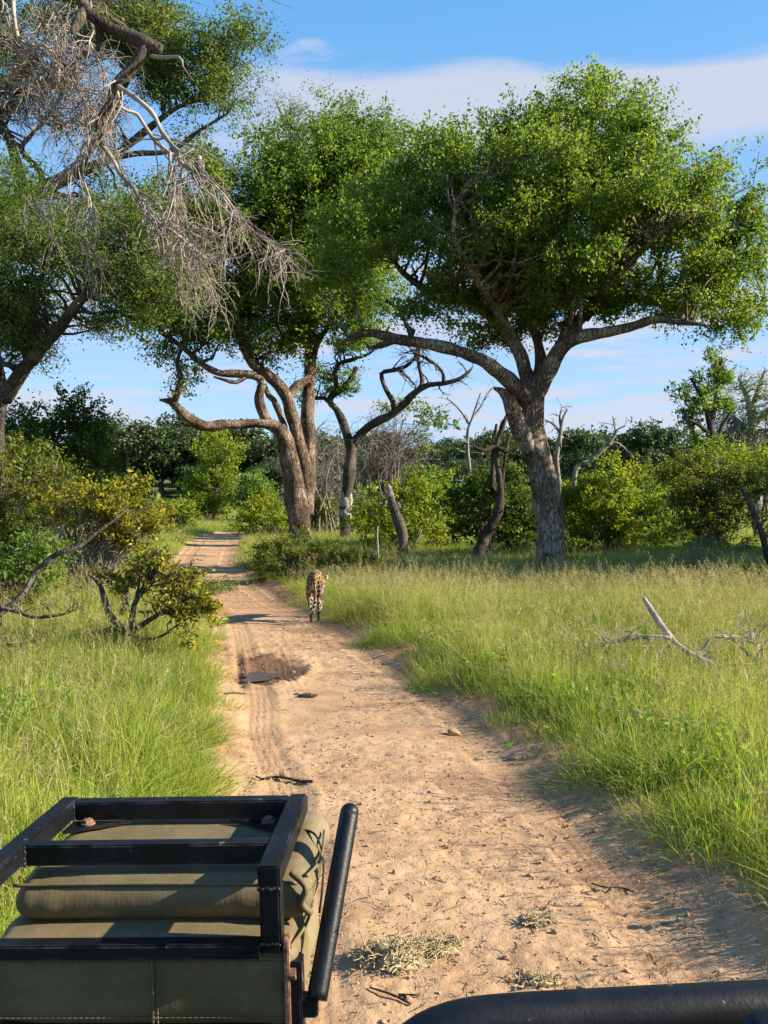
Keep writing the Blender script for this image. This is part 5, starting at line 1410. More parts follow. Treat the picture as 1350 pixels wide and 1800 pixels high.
def leopard():
    d = 12.35
    bx = (553 - 675) / F * d; by = d
    z = road_z(bx, by)
    N = [(0, .02, .575, .120, .135),        # 0 pelvis
         (0, .28, .575, .105, .125), (0.0, .55, .54, .115, .14), (0.03, .78, .50, .10, .115), (0.075, .95, .45, .075, .08), (0.11, 1.05, .43, .076, .074), (0.15, 1.16, .385, .045, .042),
         # left hind leg (back, on the ground behind)
         (-.085, .0, .50, .085, .105), (-.090, .06, .36, .060, .075), (-.075, -.10, .225, .033, .036), (-.060, -.07, .08, .030, .030), (-.058, -.03, .030, .040, .032),
         # right hind leg
         (.085, .02, .50, .085, .105), (.090, .14, .36, .060, .075), (.080, .02, .225, .034, .038), (.066, .08, .08, .031, .031), (.066, .13, .030, .040, .032),
         # front legs
         (-.07, .66, .45, .07, .08), (-.075, .62, .28, .045, .045), (-.06, .66, .07, .032, .032), (-.06, .70, .03, .042, .032),
         (.085, .70, .45, .07, .08), (.085, .78, .28, .045, .045), (.075, .74, .07, .032, .032), (.075, .78, .03, .042, .032),
         # tail
         (.005, -.11, .62, .040, .040), (.010, -.17, .53, .028, .028), (.018, -.20, .41, .027, .027), (.022, -.21, .31, .028, .028), (.005, -.22, .25, .034, .034), (-.045, -.22, .20, .034, .034), (-.095, -.20, .155, .022, .022)]
    E = [(0, 1), (1, 2), (2, 3), (3, 4), (4, 5), (5, 6), (0, 7), (7, 8), (8, 9), (9, 10), (10, 11), (0, 12), (12, 13), (13, 14), (14, 15), (15, 16),
         (2, 17), (17, 18), (18, 19), (19, 20), (2, 21), (21, 22), (22, 23), (23, 24), (0, 25), (25, 26), (26, 27), (27, 28), (28, 29), (29, 30), (30, 31)]
    body = skin_body('leopard', N, E, 0, 3)
    me = body.data
    me.materials.append(M['coat'])
    co = np.empty(len(me.vertices) * 3, np.float32); me.vertices.foreach_get('co', co); co = co.reshape(-1, 3)
    nr = np.empty(len(me.vertices) * 3, np.float32); me.vertices.foreach_get('normal', nr); nr = nr.reshape(-1, 3)
    wh = np.clip((-nr[:, 2] - .25) * 2.5, 0, 1) * (co[:, 2] > .25)
    inner = np.clip(1 - np.abs(co[:, 0]) / .07, 0, 1) * (co[:, 2] < .52) * (co[:, 2] > .1) * (co[:, 1] > -.16)
    tail = (co[:, 1] < -.16) & (co[:, 2] < .33) & (nr[:, 1] < .4)
    tailtip = (co[:, 1] < -.165) & (co[:, 2] < .29)
    side = np.clip((.34 - co[:, 2]) * 5, 0, .75)
    wh = np.clip(np.maximum(np.maximum(wh, inner * .8), np.maximum(side, np.where(tail, .9, 0))), 0, 1)
    hind = (co[:, 1] < .3)
    dk = np.where(hind & (co[:, 2] < .15) & ~tailtip & (co[:, 1] > -.165) & (nr[:, 1] < .25), 1.0, 0.0)  # black heels; lower hind legs also darkened to paint in their shade
    tn = (co[:, 1] < -.15) & (co[:, 2] < .36) & (nr[:, 1] > .3)
    dk = np.where(tn, .5, dk) * .85; 
    for k, a in (('white', wh), ('dark', dk)):
        at = me.attributes.new(k, 'FLOAT', 'POINT'); at.data.foreach_set('value', a.astype(np.float32))
    body.location = (bx, by, z); body.rotation_euler = (0, 0, R_(2.5)); body.scale = (.80, 1.05, 1.10)
    tag(body, 'spotted leopard walking away along the track with its tail hanging', 'leopard')
    # ears, eyes, nose
    earm = mat_plain('ear_fur', (0.42, 0.30, 0.16), (0.62, 0.50, 0.34), .8, 30)
    for s in (-1, 1):
        bm = bmesh.new(); bmesh.ops.create_uvsphere(bm, u_segments=12, v_segments=8, radius=1)
        for v in bm.verts:
            v.co.x *= .034; v.co.y *= .013; v.co.z *= .042
        e = bpy.data.objects.new('ear', bpy.data.meshes.new('ear')); bm.to_mesh(e.data); bm.free()
        e.data.materials.append(earm); COL.objects.link(e); e.parent = body
        e.location = (.110 + s * .066, 1.02, .515); e.rotation_euler = (R_(10), R_(28 * s), 0)
        for pl in e.data.polygons: pl.use_smooth = True
        bm = bmesh.new(); bmesh.ops.create_uvsphere(bm, u_segments=10, v_segments=6, radius=.010)
        e = bpy.data.objects.new('eye', bpy.data.meshes.new('eye')); bm.to_mesh(e.data); bm.free()
        e.data.materials.append(M['black_paint']); COL.objects.link(e); e.parent = body
        e.location = (.128 + s * .038, 1.115, .445)
    bm = bmesh.new(); bmesh.ops.create_uvsphere(bm, u_segments=10, v_segments=6, radius=.014)
    e = bpy.data.objects.new('nose', bpy.data.meshes.new('nose')); bm.to_mesh(e.data); bm.free()
    e.data.materials.append(M['black_paint']); COL.objects.link(e); e.parent = body; e.location = (.155, 1.198, .393)


# ------------------------------------------------------------------ vehicle materials
def mat_paint():
    m, nb, out = new_mat('black_paint')
    tcd = nb.n('ShaderNodeTexCoord')
    p = tcd.outputs['Object']
    nz = nb.noise(p, 14, 6, .65); dust = nb.noise(p, 70, 5, .7); sc = nb.noise(p, 200, 2, .5)
    geo = nb.n('ShaderNodeNewGeometry')
    c = nb.mix(nb.smooth(nz, .4, .7), (0.0025, 0.0030, 0.0040), (0.006, 0.007, 0.009))
    c = nb.mix(nb.math('MULTIPLY', nb.smooth(dust, .60, .82), .10), c, (0.10, 0.09, 0.08))
    bv = nb.n('ShaderNodeBevel', samples=4); bv.inputs['Radius'].default_value = .005
    dt = nb.n('ShaderNodeVectorMath', operation='DOT_PRODUCT'); nb.l(bv.outputs[0], dt.inputs[0]); nb.l(geo.outputs['True Normal'], dt.inputs[1])
    wear = nb.math('MULTIPLY', nb.smooth(nb.math('SUBTRACT', 1.0, dt.outputs['Value']), .02, .10), nb.smooth(nz, .44, .62))
    c = nb.mix(nb.math('MULTIPLY', wear, .35), c, (0.09, 0.09, 0.095))
    chip = nb.math('MULTIPLY', nb.smooth(nb.noise(p, 55, 3, .5), .70, .74), .6)
    c = nb.mix(chip, c, (0.16, 0.15, 0.14))
    pr = nb.n('ShaderNodeBsdfPrincipled'); nb.l(c, pr.inputs['Base Color'])
    nb.l(nb.math('ADD', .34, nb.math('MULTIPLY', nz, .25)), pr.inputs['Roughness'])
    pr.inputs['Specular IOR Level'].default_value = .36
    nb.l(nb.bump(nb.math('ADD', nz, nb.math('MULTIPLY', sc, .25)), .22, .006), pr.inputs['Normal'])
    nb.l(pr.outputs[0], out.inputs[0])
    return m


def mat_canvas():
    m, nb, out = new_mat('olive_canvas')
    tcd = nb.n('ShaderNodeTexCoord')
    p = tcd.outputs['Object']
    sx_ = nb.n('ShaderNodeSeparateXYZ'); nb.l(p, sx_.inputs[0])
    wv = nb.math('ADD', nb.math('SINE', nb.math('MULTIPLY', sx_.outputs[0], 1600)), nb.math('SINE', nb.math('MULTIPLY', nb.math('ADD', sx_.outputs[1], sx_.outputs[2]), 1600)))
    rib = nb.math('SINE', nb.math('MULTIPLY', sx_.outputs[0], 700))
    nz = nb.noise(p, 7, 6, .65)
    st = nb.noise(p, 45, 4, .7)
    c = nb.ramp(nz, [(.3, (0.125, 0.094, 0.042)), (.7, (0.195, 0.150, 0.078))])
    c = nb.mix(nb.math('MULTIPLY', nb.smooth(st, .5, .75), .3), c, (0.25, 0.22, 0.15))
    c = nb.mix(nb.math('MULTIPLY', nb.smooth(nb.noise(p, 3.2, 4, .7), .5, .68), .4), c, (0.27, 0.22, 0.145))
    c = nb.mix(nb.math('MULTIPLY', nb.math('ADD', nb.math('MULTIPLY', rib, .5), .5), .05), c, (0.07, 0.06, 0.035))
    pr = nb.n('ShaderNodeBsdfPrincipled'); nb.l(c, pr.inputs['Base Color'])
    pr.inputs['Roughness'].default_value = .62
    pr.inputs['Specular IOR Level'].default_value = .3
    h = nb.math('ADD', nb.math('MULTIPLY', st, .10), nb.math('ADD', nb.math('MULTIPLY', nz, .8), nb.math('MULTIPLY', rib, .006)))
    nb.l(nb.bump(h, .35, .012), pr.inputs['Normal'])
    nb.l(pr.outputs[0], out.inputs[0])
    return m


M['black_paint'] = mat_paint()
M['canvas'] = mat_canvas()
M['rust'] = mat_plain('rust', (0.12, 0.05, 0.025), (0.34, 0.20, 0.13), .8, 90, .3, .002)
M['rubber'] = mat_plain('rubber', (0.012, 0.012, 0.013), (0.03, 0.03, 0.03), .8, 20)
M['green_body'] = mat_plain('green_body', (0.05, 0.06, 0.04), (0.075, 0.085, 0.055), .45, 5)
leopard()


def bm_obj(name, bm, mat, parent, smooth=False):
    me = bpy.data.meshes.new(name); bm.to_mesh(me); bm.free()
    if mat: me.materials.append(mat)
    o = bpy.data.objects.new(name, me); COL.objects.link(o)
    if parent is not None: o.parent = parent
    if smooth:
        for pl in me.polygons: pl.use_smooth = True
    return o


def box(name, x0, x1, y0, y1, z0, z1, mat, parent, bev=0.003, rot=None):
    bm = bmesh.new()
    bmesh.ops.create_cube(bm, size=1)
    for v in bm.verts:
        v.co = Vector(((v.co.x + .5) * (x1 - x0) + x0, (v.co.y + .5) * (y1 - y0) + y0, (v.co.z + .5) * (z1 - z0) + z0))
    if bev: bmesh.ops.bevel(bm, geom=list(bm.edges), offset=bev, segments=2, affect='EDGES')
    o = bm_obj(name, bm, mat, parent)
    if rot: o.rotation_euler = rot
    return o


def tube_obj(name, pts, r, mat, parent, sides=20, k=40, caps=True):
    rows = np.array([(*p, r) for p in pts], float)
    c = catmull(rows, k)
    V, Fc = tubes(c[None, :, :3], c[None, :, 3], sides, False)
    n = len(V)
    q = [Fc[0]]
    if caps:
        V = np.vstack([V, c[0, :3], c[-1, :3]])
        s = np.arange(sides)
        q.append(np.stack([(s + 1) % sides, s, np.full(sides, n)], -1))
        q.append(np.stack([n - sides + s, n - sides + (s + 1) % sides, np.full(sides, n + 1)], -1))
    return mk(name, V, q, mat, parent, smooth=True)


def cushion(name, x0, x1, y0, y1, z0, z1, rad, mat, parent, puff=0.006, seed=1, cuts=(34, 20, 10), wr=0.004):
    """rounded, slightly puffed and wrinkled pad"""
    V, Fq = [], []
    idx = {}
    nx, ny, nz = cuts
    def vid(i, j, k):
        if (i, j, k) not in idx:
            idx[(i, j, k)] = len(V); V.append((i / nx, j / ny, k / nz))
        return idx[(i, j, k)]
    for i in range(nx):
        for j in range(ny):
            Fq.append((vid(i, j, 0), vid(i, j + 1, 0), vid(i + 1, j + 1, 0), vid(i + 1, j, 0)))
            Fq.append((vid(i, j, nz), vid(i + 1, j, nz), vid(i + 1, j + 1, nz), vid(i, j + 1, nz)))
    for i in range(nx):
        for k in range(nz):
            Fq.append((vid(i, 0, k), vid(i + 1, 0, k), vid(i + 1, 0, k + 1), vid(i, 0, k + 1)))
            Fq.append((vid(i, ny, k), vid(i, ny, k + 1), vid(i + 1, ny, k + 1), vid(i + 1, ny, k)))
    for j in range(ny):
        for k in range(nz):
            Fq.append((vid(0, j, k), vid(0, j, k + 1), vid(0, j + 1, k + 1), vid(0, j + 1, k)))
            Fq.append((vid(nx, j, k), vid(nx, j + 1, k), vid(nx, j + 1, k + 1), vid(nx, j, k + 1)))
    U = np.array(V)
    lo = np.array((x0, y0, z0)); hi = np.array((x1, y1, z1))
    p = lo + U * (hi - lo)
    r = np.minimum(rad, (hi - lo) / 2 * .999)
    core = np.clip(p, lo + r, hi - r)
    dlt = (p - core) / r
    ln = np.linalg.norm(dlt, axis=1, keepdims=True)
    nrm = np.where(ln > 1e-6, dlt / np.maximum(ln, 1e-6), 0)
    out_ = core + nrm * r * np.minimum(ln, 1.0)
    c = (lo + hi) / 2
    pf = (1 - np.clip(np.abs(U[:, 0] * 2 - 1), 0, 1) ** 3) * (1 - np.clip(np.abs(U[:, 1] * 2 - 1), 0, 1) ** 3)
    out_[:, 2] += np.sign(out_[:, 2] - c[2]) * puff * pf
    w = n3(out_ * np.array((1, 2.2, 2.2)), 16, seed) * .6 + n3(out_ * np.array((1.5, 1, 1)), 48, seed + 1) * .22 - np.clip(n3(out_ * np.array((.6, 1.4, 1.4)), 30, seed + 4) - .55, 0, 1) * 1.1
    edge = np.clip(np.abs(U[:, 0] * 2 - 1) ** 2, .2, 1)
    out_ = out_ + nrm * (w * wr * edge)[:, None]
    return mk(name, out_, [Fq], mat, parent, smooth=True)


def tracker_seat():
    org = np.array((-.159, 1.364, 1.0))
    root = empty('tracker_seat', org, 'folded olive canvas seat in a black square-tube frame at the front of the vehicle', 'seat')
    root.rotation_euler = (0, R_(-1.6), R_(-2.4))
    k, cv_ = M['black_paint'], M['canvas']
    # local coordinates: x to the right, y ahead, z above org
    W_, t = .50, .036
    zt = .318
    Yf = .345                       # far edge of the folded back frame
    box('frame_bar', -t, 0, -.002, Yf, zt - t, zt, k, root)                     # right rail
    box('frame_bar', -W_, -W_ + t, -.16, Yf, zt - t, zt, k, root)                # left rail
    box('frame_bar', -W_ + t - .001, -t + .001, Yf - .034, Yf - .0015, zt - t - .002, zt - .0018, k, root)   # far bar
    box('frame_bar', -W_ + t - .001, -t + .001, .098, .126, zt - .0385, zt - .0025, k, root)  # middle bar
    box('frame_post', -t + .001, -.001, 0.0015, t, .175, zt - t - .0008, k, root)                # right post
    box('frame_bar', -W_ - .03, -t - .0008, .0005, .032, .166, .190, k, root)                    # lower bar
    box('frame_bar', -W_ - .03, -.0005, .03, .07, .012, .046, k, root)                           # bottom bar
    box('frame_post', -.002, .028, .012, .05, -.25, .155, k, root)                               # lower upright
    # corner plates with bolts
    for sx, xa in ((1, -W_ + t), (-1, -t)):
        bm = bmesh.new()
        pts = [(xa, Yf - .035), (xa + sx * .115, Yf - .035), (xa + sx * .085, Yf - .047), (xa, Yf - .092)]
        vs = [bm.verts.new((x, y, zt - t - .001)) for x, y in pts] + [bm.verts.new((x, y, zt - t - .007)) for x, y in pts]
        bm.faces.new(vs[:4] if sx < 0 else vs[3::-1]); bm.faces.new(vs[4:][::-1] if sx < 0 else vs[4:])
        for i in range(4): bm.faces.new((vs[i], vs[4 + i], vs[4 + (i + 1) % 4], vs[(i + 1) % 4]))
        bmesh.ops.recalc_face_normals(bm, faces=bm.faces)
        bm_obj('corner_plate', bm, k, root)
        bm = bmesh.new()
        bmesh.ops.create_cone(bm, cap_ends=True, segments=6, radius1=.0095, radius2=.0095, depth=.008)
        bo = bm_obj('bolt', bm, M['rust'], root); bo.location = (xa + sx * .035, Yf - .052, zt - t + .004)
        bm = bmesh.new()
        bmesh.ops.create_cone(bm, cap_ends=True, segments=20, radius1=.014, radius2=.0135, depth=.003)
        wa = bm_obj('washer', bm, M['rust'], root); wa.location = (xa + sx * .035, Yf - .052, zt - t + .0005)
    # side bracket and its bolt
    box('bracket', .0005, .010, .004, .030, .055, .196, M['rust'], root, .002)
    bm = bmesh.new(); bmesh.ops.create_cone(bm, cap_ends=True, segments=6, radius1=.0105, radius2=.0105, depth=.010)
    bo = bm_obj('bolt', bm, M['rust'], root); bo.location = (.015, .014, .138); bo.rotation_euler = (0, R_(90), 0)
    # back cushion folded under the frame, seat cushion below
    c1 = cushion('back_cushion', -.485, .038, .075, .425, .184, .266, .040, cv_, root, .004, 3, (60, 30, 14), wr=.0075)
    cushion('seat_cushion', -.50, .022, .012, .30, .046, .186, .030, cv_, root, .005, 5, (60, 30, 14), wr=.006)
    # piping seams
    tube_obj('piping', [(-.48, .086, .252), (-.30, .082, .255), (-.10, .082, .254), (.015, .088, .252)], .0032, cv_, root, 8, 40)
    tube_obj('piping', [(-.49, .012, .172), (-.25, .008, .174), (-.02, .010, .172)], .0026, cv_, root, 8, 30)
    tube_obj('seam', [(-.215, .008, .165), (-.214, .0075, .11), (-.216, .008, .058)], .0020, cv_, root, 6, 20)
    tube_obj('piping', [(.030, .09, .262), (.040, .15, .255), (.042, .22, .25), (.036, .31, .255)], .0030, cv_, root, 8, 30)
    tube_obj('piping', [(.010, .02, .176), (.024, .10, .172), (.026, .20, .168)], .0028, cv_, root, 8, 24)
    # gathered fold of the cover at the open corner
    tube_obj('cover_fold', [(.004, .085, .272), (.030, .075, .25), (.022, .078, .222), (.036, .085, .200)], .006, cv_, root, 8, 24)
    # weld beads where the bars meet, stitching along the seams
    rw = np.random.default_rng(8)
    for a_, b_ in [((-t, .097, zt - .003), (-t, .097, zt - .038)), ((-W_ + t, .097, zt - .003), (-W_ + t, .097, zt - .038)), ((-t, Yf - .036, zt - .003), (-t, Yf - .036, zt - t)), ((-W_ + t, Yf - .036, zt - .003), (-W_ + t, Yf - .036, zt - t)),
                   ((-t, -.001, .191), (-.001, -.001, .191)), ((-t, -.003, zt - t), (0, -.003, zt - t)), ((-t - .0006, -.0005, .166), (-t - .0006, -.0005, .19))]:
        q_ = np.array(a_)[None] + (np.array(b_) - np.array(a_))[None] * np.linspace(0, 1, 14)[:, None] + rw.normal(0, .0006, (14, 3))
        tube_obj('weld', q_, .0028, k, root, 7, 28)
    dash = []
    for y_, z_ in ((.0045, .160), (.0045, .068)):
        for i_ in range(52): dash.append([(-.49 + i_ * .0095, y_ + .004, z_), (-.484 + i_ * .0095, y_ + .004, z_)])
    for i_ in range(14): dash.append([(-.207, .0065, .155 - i_ * .0075), (-.207, .0065, .150 - i_ * .0075)])
    for i_ in range(24): dash.append([(.0405, .09 + i_ * .0095, .236), (.0405, .0955 + i_ * .0095, .236)])
    V, Fq = tubes(np.array(dash), np.full((len(dash), 2), .0009), 4)
    mk('stitching', V, Fq, M['bark_bush'], root)
    # strap hanging from the cover
    tube_obj('cord', [(-.03, .30, .262), (.02, .27, .266), (.043, .22, .24), (.045, .18, .20), (.040, .17, .16)], .0022, M['rubber'], root, 6, 24)
    # grab tube
    a = np.array((.050, .030, .085)); bq = np.array((.094, .205, .318))
    tube_obj('grab_handle', [a, a * .5 + bq * .5, bq, bq + (bq - a) * .035], .0172, k, root, 24, 30)
    bm = bmesh.new(); bmesh.ops.create_uvsphere(bm, u_segments=20, v_segments=12, radius=.0172)
    cp = bm_obj('handle_cap', bm, k, root, True); cp.location = Vector(bq + (bq - a) * .035)
    box('handle_lug', .018, .052, .018, .042, .060, .094, k, root)
    box('handle_lug', .066, .082, .080, .098, .158, .176, k, root, .003)


tracker_seat()


def vehicle():
    root = empty('safari_vehicle', (0.0, .6, 0), 'dark open safari vehicle with thick black front rail at bottom right', 'vehicle')
    k = M['black_paint']
    def at(x, y, d): return P(x, y, d) - np.array((0, .6, 0))
    pts = [at(684, 2240, .98), at(684, 2010, .98), at(690, 1918, .98), at(712, 1863, .98), at(752, 1828, .98), at(815, 1805, .985), at(900, 1795, .99), at(1050, 1786, 1.0), at(1250, 1775, 1.01), at(1450, 1765, 1.02), at(1900, 1745, 1.03), at(1985, 1765, 1.03), at(2020, 1850, 1.03), at(2025, 2260, 1.03)]
    tube_obj('front_rail', pts, .029, k, root, 32, 90)
    tube_obj('rail_clamp', [at(1312, 1835, .93), at(1330, 1812, .93), at(1365, 1800, .93), at(1480, 1796, .93)], .016, M['bark_bush'] if False else k, root, 20, 20)
    g = M['green_body']
    # bonnet, wings, bumper and wheels, all below the frame
    bm = bmesh.new()
    bmesh.ops.create_grid(bm, x_segments=16, y_segments=10, size=.5)
    for v in bm.verts:
        x, y = v.co.x * 1.3, v.co.y * .9
        v.co = Vector((x + .25, y + .25, .98 - .05 * (y + .45) - .10 * (abs(x) / .65) ** 3))
    ex = bmesh.ops.extrude_face_region(bm, geom=bm.faces[:])
    for v in [e for e in ex['geom'] if isinstance(e, bmesh.types.BMVert)]: v.co.z -= .03
    bmesh.ops.recalc_face_normals(bm, faces=bm.faces)
    bm_obj('bonnet', bm, g, root, True)
    for sx in (-1, 1):
        box('wing', .25 + sx * .78 - .14, .25 + sx * .78 + .14, -.25, .68, .62, .86, g, root, .05)
        w = empty_child('wheel', (.25 + sx * .74, .28, .38), root)
        ang = np.linspace(0, 2 * math.pi, 33)[:-1]
        prof = [(.20, -.10), (.33, -.12), (.38, -.09), (.385, 0), (.38, .09), (.33, .12), (.20, .10)]
        V = np.array([[(o_, r * math.cos(a), r * math.sin(a)) for r, o_ in prof] for a in ang]).reshape(-1, 3)
        q = []
        for i in range(32):
            for j in range(7):
                q.append((i * 7 + j, i * 7 + (j + 1) % 7, ((i + 1) % 32) * 7 + (j + 1) % 7, ((i + 1) % 32) * 7 + j))
        mk('tyre', V, [q], M['rubber'], w, smooth=True)
        bm = bmesh.new(); bmesh.ops.create_cone(bm, cap_ends=True, segments=24, radius1=.205, radius2=.205, depth=.14, matrix=Matrix.Rotation(R_(90), 4, 'Y'))
        bm_obj('rim', bm, k, w)
    box('grille', -.2, .7, .66, .70, .52, .88, k, root, .01)
    box('bumper', -.62, 1.12, .74, .86, .44, .60, k, root, .02)
    box('seat_mount', -.20, -.125, .76, .83, .60, .76, k, root, .004)
    box('axle', -.45, .95, .24, .32, .34, .42, k, root, .01)
    box('chassis', -.25, .75, -.6, .74, .46, .60, k, root, .01)
    cv_ = M['canvas']  # unseen rear body and roof, added to darken reflections in the seat frame
    box('added_tub', -.62, 1.12, -3.2, -.62, .50, .98, g, root, .03)
    cushion('added_bench_cushion', -.55, 1.05, -1.45, -.95, .98, 1.12, .05, cv_, root, .01, 21)
    cushion('added_bench_backrest', -.55, 1.05, -1.62, -1.46, 1.10, 1.75, .05, cv_, root, .004, 22)
    cushion('added_rear_backrest', -.55, 1.05, -2.70, -2.52, 1.20, 2.05, .05, cv_, root, .004, 23)
    box('added_canopy', -.68, 1.18, -3.1, -.95, 2.62, 2.67, cv_, root, .015)
    for sx in (-.64, 1.14):
        for sy in (-3.0, -1.0): box('added_canopy_post', sx - .02, sx + .02, sy - .02, sy + .02, .98, 2.62, k, root, .005)


def empty_child(name, loc, parent):
    o = bpy.data.objects.new(name, None); COL.objects.link(o); o.parent = parent; o.location = loc
    return o


vehicle()

# ------------------------------------------------------------------ bird on the dead limb
def bird():
    d = 8.28
    p = P(350, 296, d)
    feather = mat_plain('bird_feathers', (0.03, 0.025, 0.022), (0.30, 0.24, 0.20), .8, 28)
    paleh = mat_plain('bird_head', (0.45, 0.40, 0.34), (0.62, 0.56, 0.50), .8, 20)
    N = [(0, 0, -.055, .02), (0, 0, -.02, .036), (.002, 0, .03, .040), (.003, 0, .07, .026), (.002, 0, .10, .023), (.004, 0, .118, .016)]
    body = skin_body('bird', N, [(i, i + 1) for i in range(5)], 2, 2)
    body.data.materials.append(feather)
    body.location = Vector(p)
    body.scale = (1.0, 1.0, 1.0)
    tag(body, 'small dark bird with pale head perched on the hanging dead limb', 'bird')
    V, Fq = tubes(np.array([[(0, .01, -.04), (0, .012, -.08), (.002, .015, -.13), (.002, .016, -.16)]]), np.array([[.018, .017, .016, .012]]), 8, True)
    mk('tail', V, Fq, M['rubber'], body)
    V, Fq = tubes(np.array([[(.006, 0, .112), (.026, 0, .114), (.045, 0, .104), (.056, 0, .088)]]), np.array([[.010, .009, .006, .002]]), 8, True)
    mk('beak', V, Fq, M['rust'], body, smooth=True)
    bm = bmesh.new(); bmesh.ops.create_uvsphere(bm, u_segments=14, v_segments=10, radius=.0245)
    for v in bm.verts: v.co.z *= 1.15
    o = bm_obj('head_feathers', bm, paleh, body, True); o.location = (.003, 0, .098)
    for s in (-1, 1):
        bm = bmesh.new(); bmesh.ops.create_uvsphere(bm, u_segments=12, v_segments=8, radius=1)
        for v in bm.verts: v.co.x *= .012; v.co.y *= .028; v.co.z *= .058
        o = bm_obj('wing', bm, feather, body, True); o.location = (s * .036, .005, .012); o.rotation_euler = (0, R_(8 * s), 0)
        bm = bmesh.new(); bmesh.ops.create_uvsphere(bm, u_segments=8, v_segments=6, radius=.004)
        o = bm_obj('eye', bm, M['black_paint'], body); o.location = (.012, s * .020, .108)
        tube_obj('foot', [(.012 * s, 0, -.045), (.014 * s, -.004, -.07), (.016 * s, -.012, -.082)], .004, M['rust'], body, 6, 6)


bird()

# ------------------------------------------------------------------ things lying on the track
def road_pt(x, y):
    """point of the road's surface seen at photo pixel (x, y)"""
    lo, hi = 1.5, 46.0
    for d in np.arange(1.5, 46, .02):
        q = P(x, y, d)
        if q[2] <= road_z(q[0], q[1]): return q
    return q


def dung(label, x, y, rx, ry, h, seed, n):
    rng = np.random.default_rng(seed)
    q = road_pt(x, y); q[2] = road_z(q[0], q[1]) - .004
    root = empty('dung_pile', q, label, 'dung')
    bm = bmesh.new()
    bmesh.ops.create_icosphere(bm, subdivisions=4, radius=1)
    for v in bm.verts:
        c = np.array(v.co)[None]
        f = 1 + .22 * float(n3(c, 3.2, seed)[0]) + .14 * float(n3(c, 8, seed + 2)[0])
        v.co = Vector((v.co.x * rx * f, v.co.y * ry * f, max(v.co.z, -.2) * h * f))
    bm_obj('lump', bm, M['dung'], root, True)
    st = unit(rng.normal(size=(n, 3))) * np.array((rx, ry, h)) * rng.uniform(.75, 1.35, (n, 1))
    st[:, 2] = np.abs(st[:, 2])
    dr = unit(rng.normal(size=(n, 3)) * np.array((1, 1, .45)))
    K = 4
    L = rng.uniform(.02, .07, n)
    cur = st; pts = [cur]
    for i in range(K - 1):
        dr = unit(dr + rng.normal(size=dr.shape) * .35); cur = cur + dr * (L / (K - 1))[:, None]; pts.append(cur)
    Pt = np.stack(pts, 1); Pt[..., 2] = np.maximum(Pt[..., 2], .004)
    V, Fq = tubes(Pt, np.full((n, K), .0019) * rng.uniform(.6, 1.5, (n, 1)), 4)
    mk('straw', V, Fq, M['straw'], root)['kind'] = 'stuff'


M['dung'] = mat_plain('dung', (0.14, 0.10, 0.05), (0.36, 0.28, 0.15), .95, 18, .8, .02)
M['straw'] = mat_plain('straw', (0.30, 0.23, 0.11), (0.60, 0.49, 0.28), .85, 3)
dung('largest straw-coloured dung heap on the sand right of the seat', 690, 1697, .125, .085, .075, 601, 420)
dung('small dung clump trailing behind the largest heap', 765, 1672, .085, .05, .03, 602, 200)
dung('little dark dung clump further up from the heap', 795, 1660, .05, .03, .022, 603, 60)
dung('flat dung patch partly hidden behind the black front rail', 948, 1728, .075, .04, .02, 604, 110)
dung('scattered dung crumbs on the sand in the middle of the near track', 945, 1622, .07, .04, .016, 605, 110)


def stick(label, pts, r, mat, seed, lift=.006):
    q = [road_pt(x, y) for x, y in pts]
    org = q[0].copy()
    root = empty('fallen_stick', org, label, 'stick', 'sticks lying on the track')
    rows = []
    for i, c in enumerate(q):
        rows.append((c[0], c[1], road_z(c[0], c[1]) + lift + r * .6, r * (1 - .6 * i / len(q))))
    limb_mesh('twig', np.array(rows), mat, root, org, 8, .02, .2, 30)


stick('dark bent stick lying across the track above the seat', [(550, 1378), (528, 1377), (505, 1373), (480, 1369), (462, 1374), (450, 1368)], .012, M['dead_dark'], 1)
stick('thin straight twig on the sand below the dung heap', [(722, 1770), (700, 1762), (680, 1753), (650, 1744)], .006, M['dead_dark'], 2)
stick('short twig beside the thin straight one', [(738, 1757), (715, 1757), (700, 1756)], .004, M['dead_dark'], 3)
stick('twisted dark twig near the right grass edge', [(1040, 1560), (1065, 1572), (1090, 1566), (1115, 1575)], .005, M['dead_dark'], 4)
stick('small dark twig left of the big bent stick near the grass', [(395, 1222), (412, 1220), (432, 1222)], .008, M['dead_dark'], 5)


def clod(name, label, x, y, rx, ry, rz, mat, seed, cat):
    q = road_pt(x, y); z = road_z(q[0], q[1])
    bm = bmesh.new(); bmesh.ops.create_icosphere(bm, subdivisions=3, radius=1)
    for v in bm.verts:
        c = np.array(v.co)[None]
        f = 1 + .2 * float(n3(c, 2.6, seed)[0]) + .1 * float(n3(c, 7, seed + 1)[0])
        v.co = Vector((v.co.x * rx * f, v.co.y * ry * f, v.co.z * rz * f))
    o = bm_obj(name, bm, mat, None, True)
    o.location = (q[0], q[1], z + rz * .55)
    return tag(o, label, cat)


clod('bark_chunk', 'dark chunk of bark on the track near the muddy hole', 541, 1226, .085, .03, .025, M['dead_dark'], 11, 'bark')
clod('pale_stone', 'pale flat stone beside the dark chunk of bark', 527, 1222, .05, .03, .015, M['bare_wood'], 12, 'stone')
clod('red_stone', 'reddish clod of earth lying on the open sand', 797, 1293, .05, .04, .028, M['sand_crumb'], 13, 'clod')
clod('small_stone', 'small whitish stone on the sand above the bent stick', 607, 1348, .018, .016, .012, M['bare_wood'], 14, 'stone')

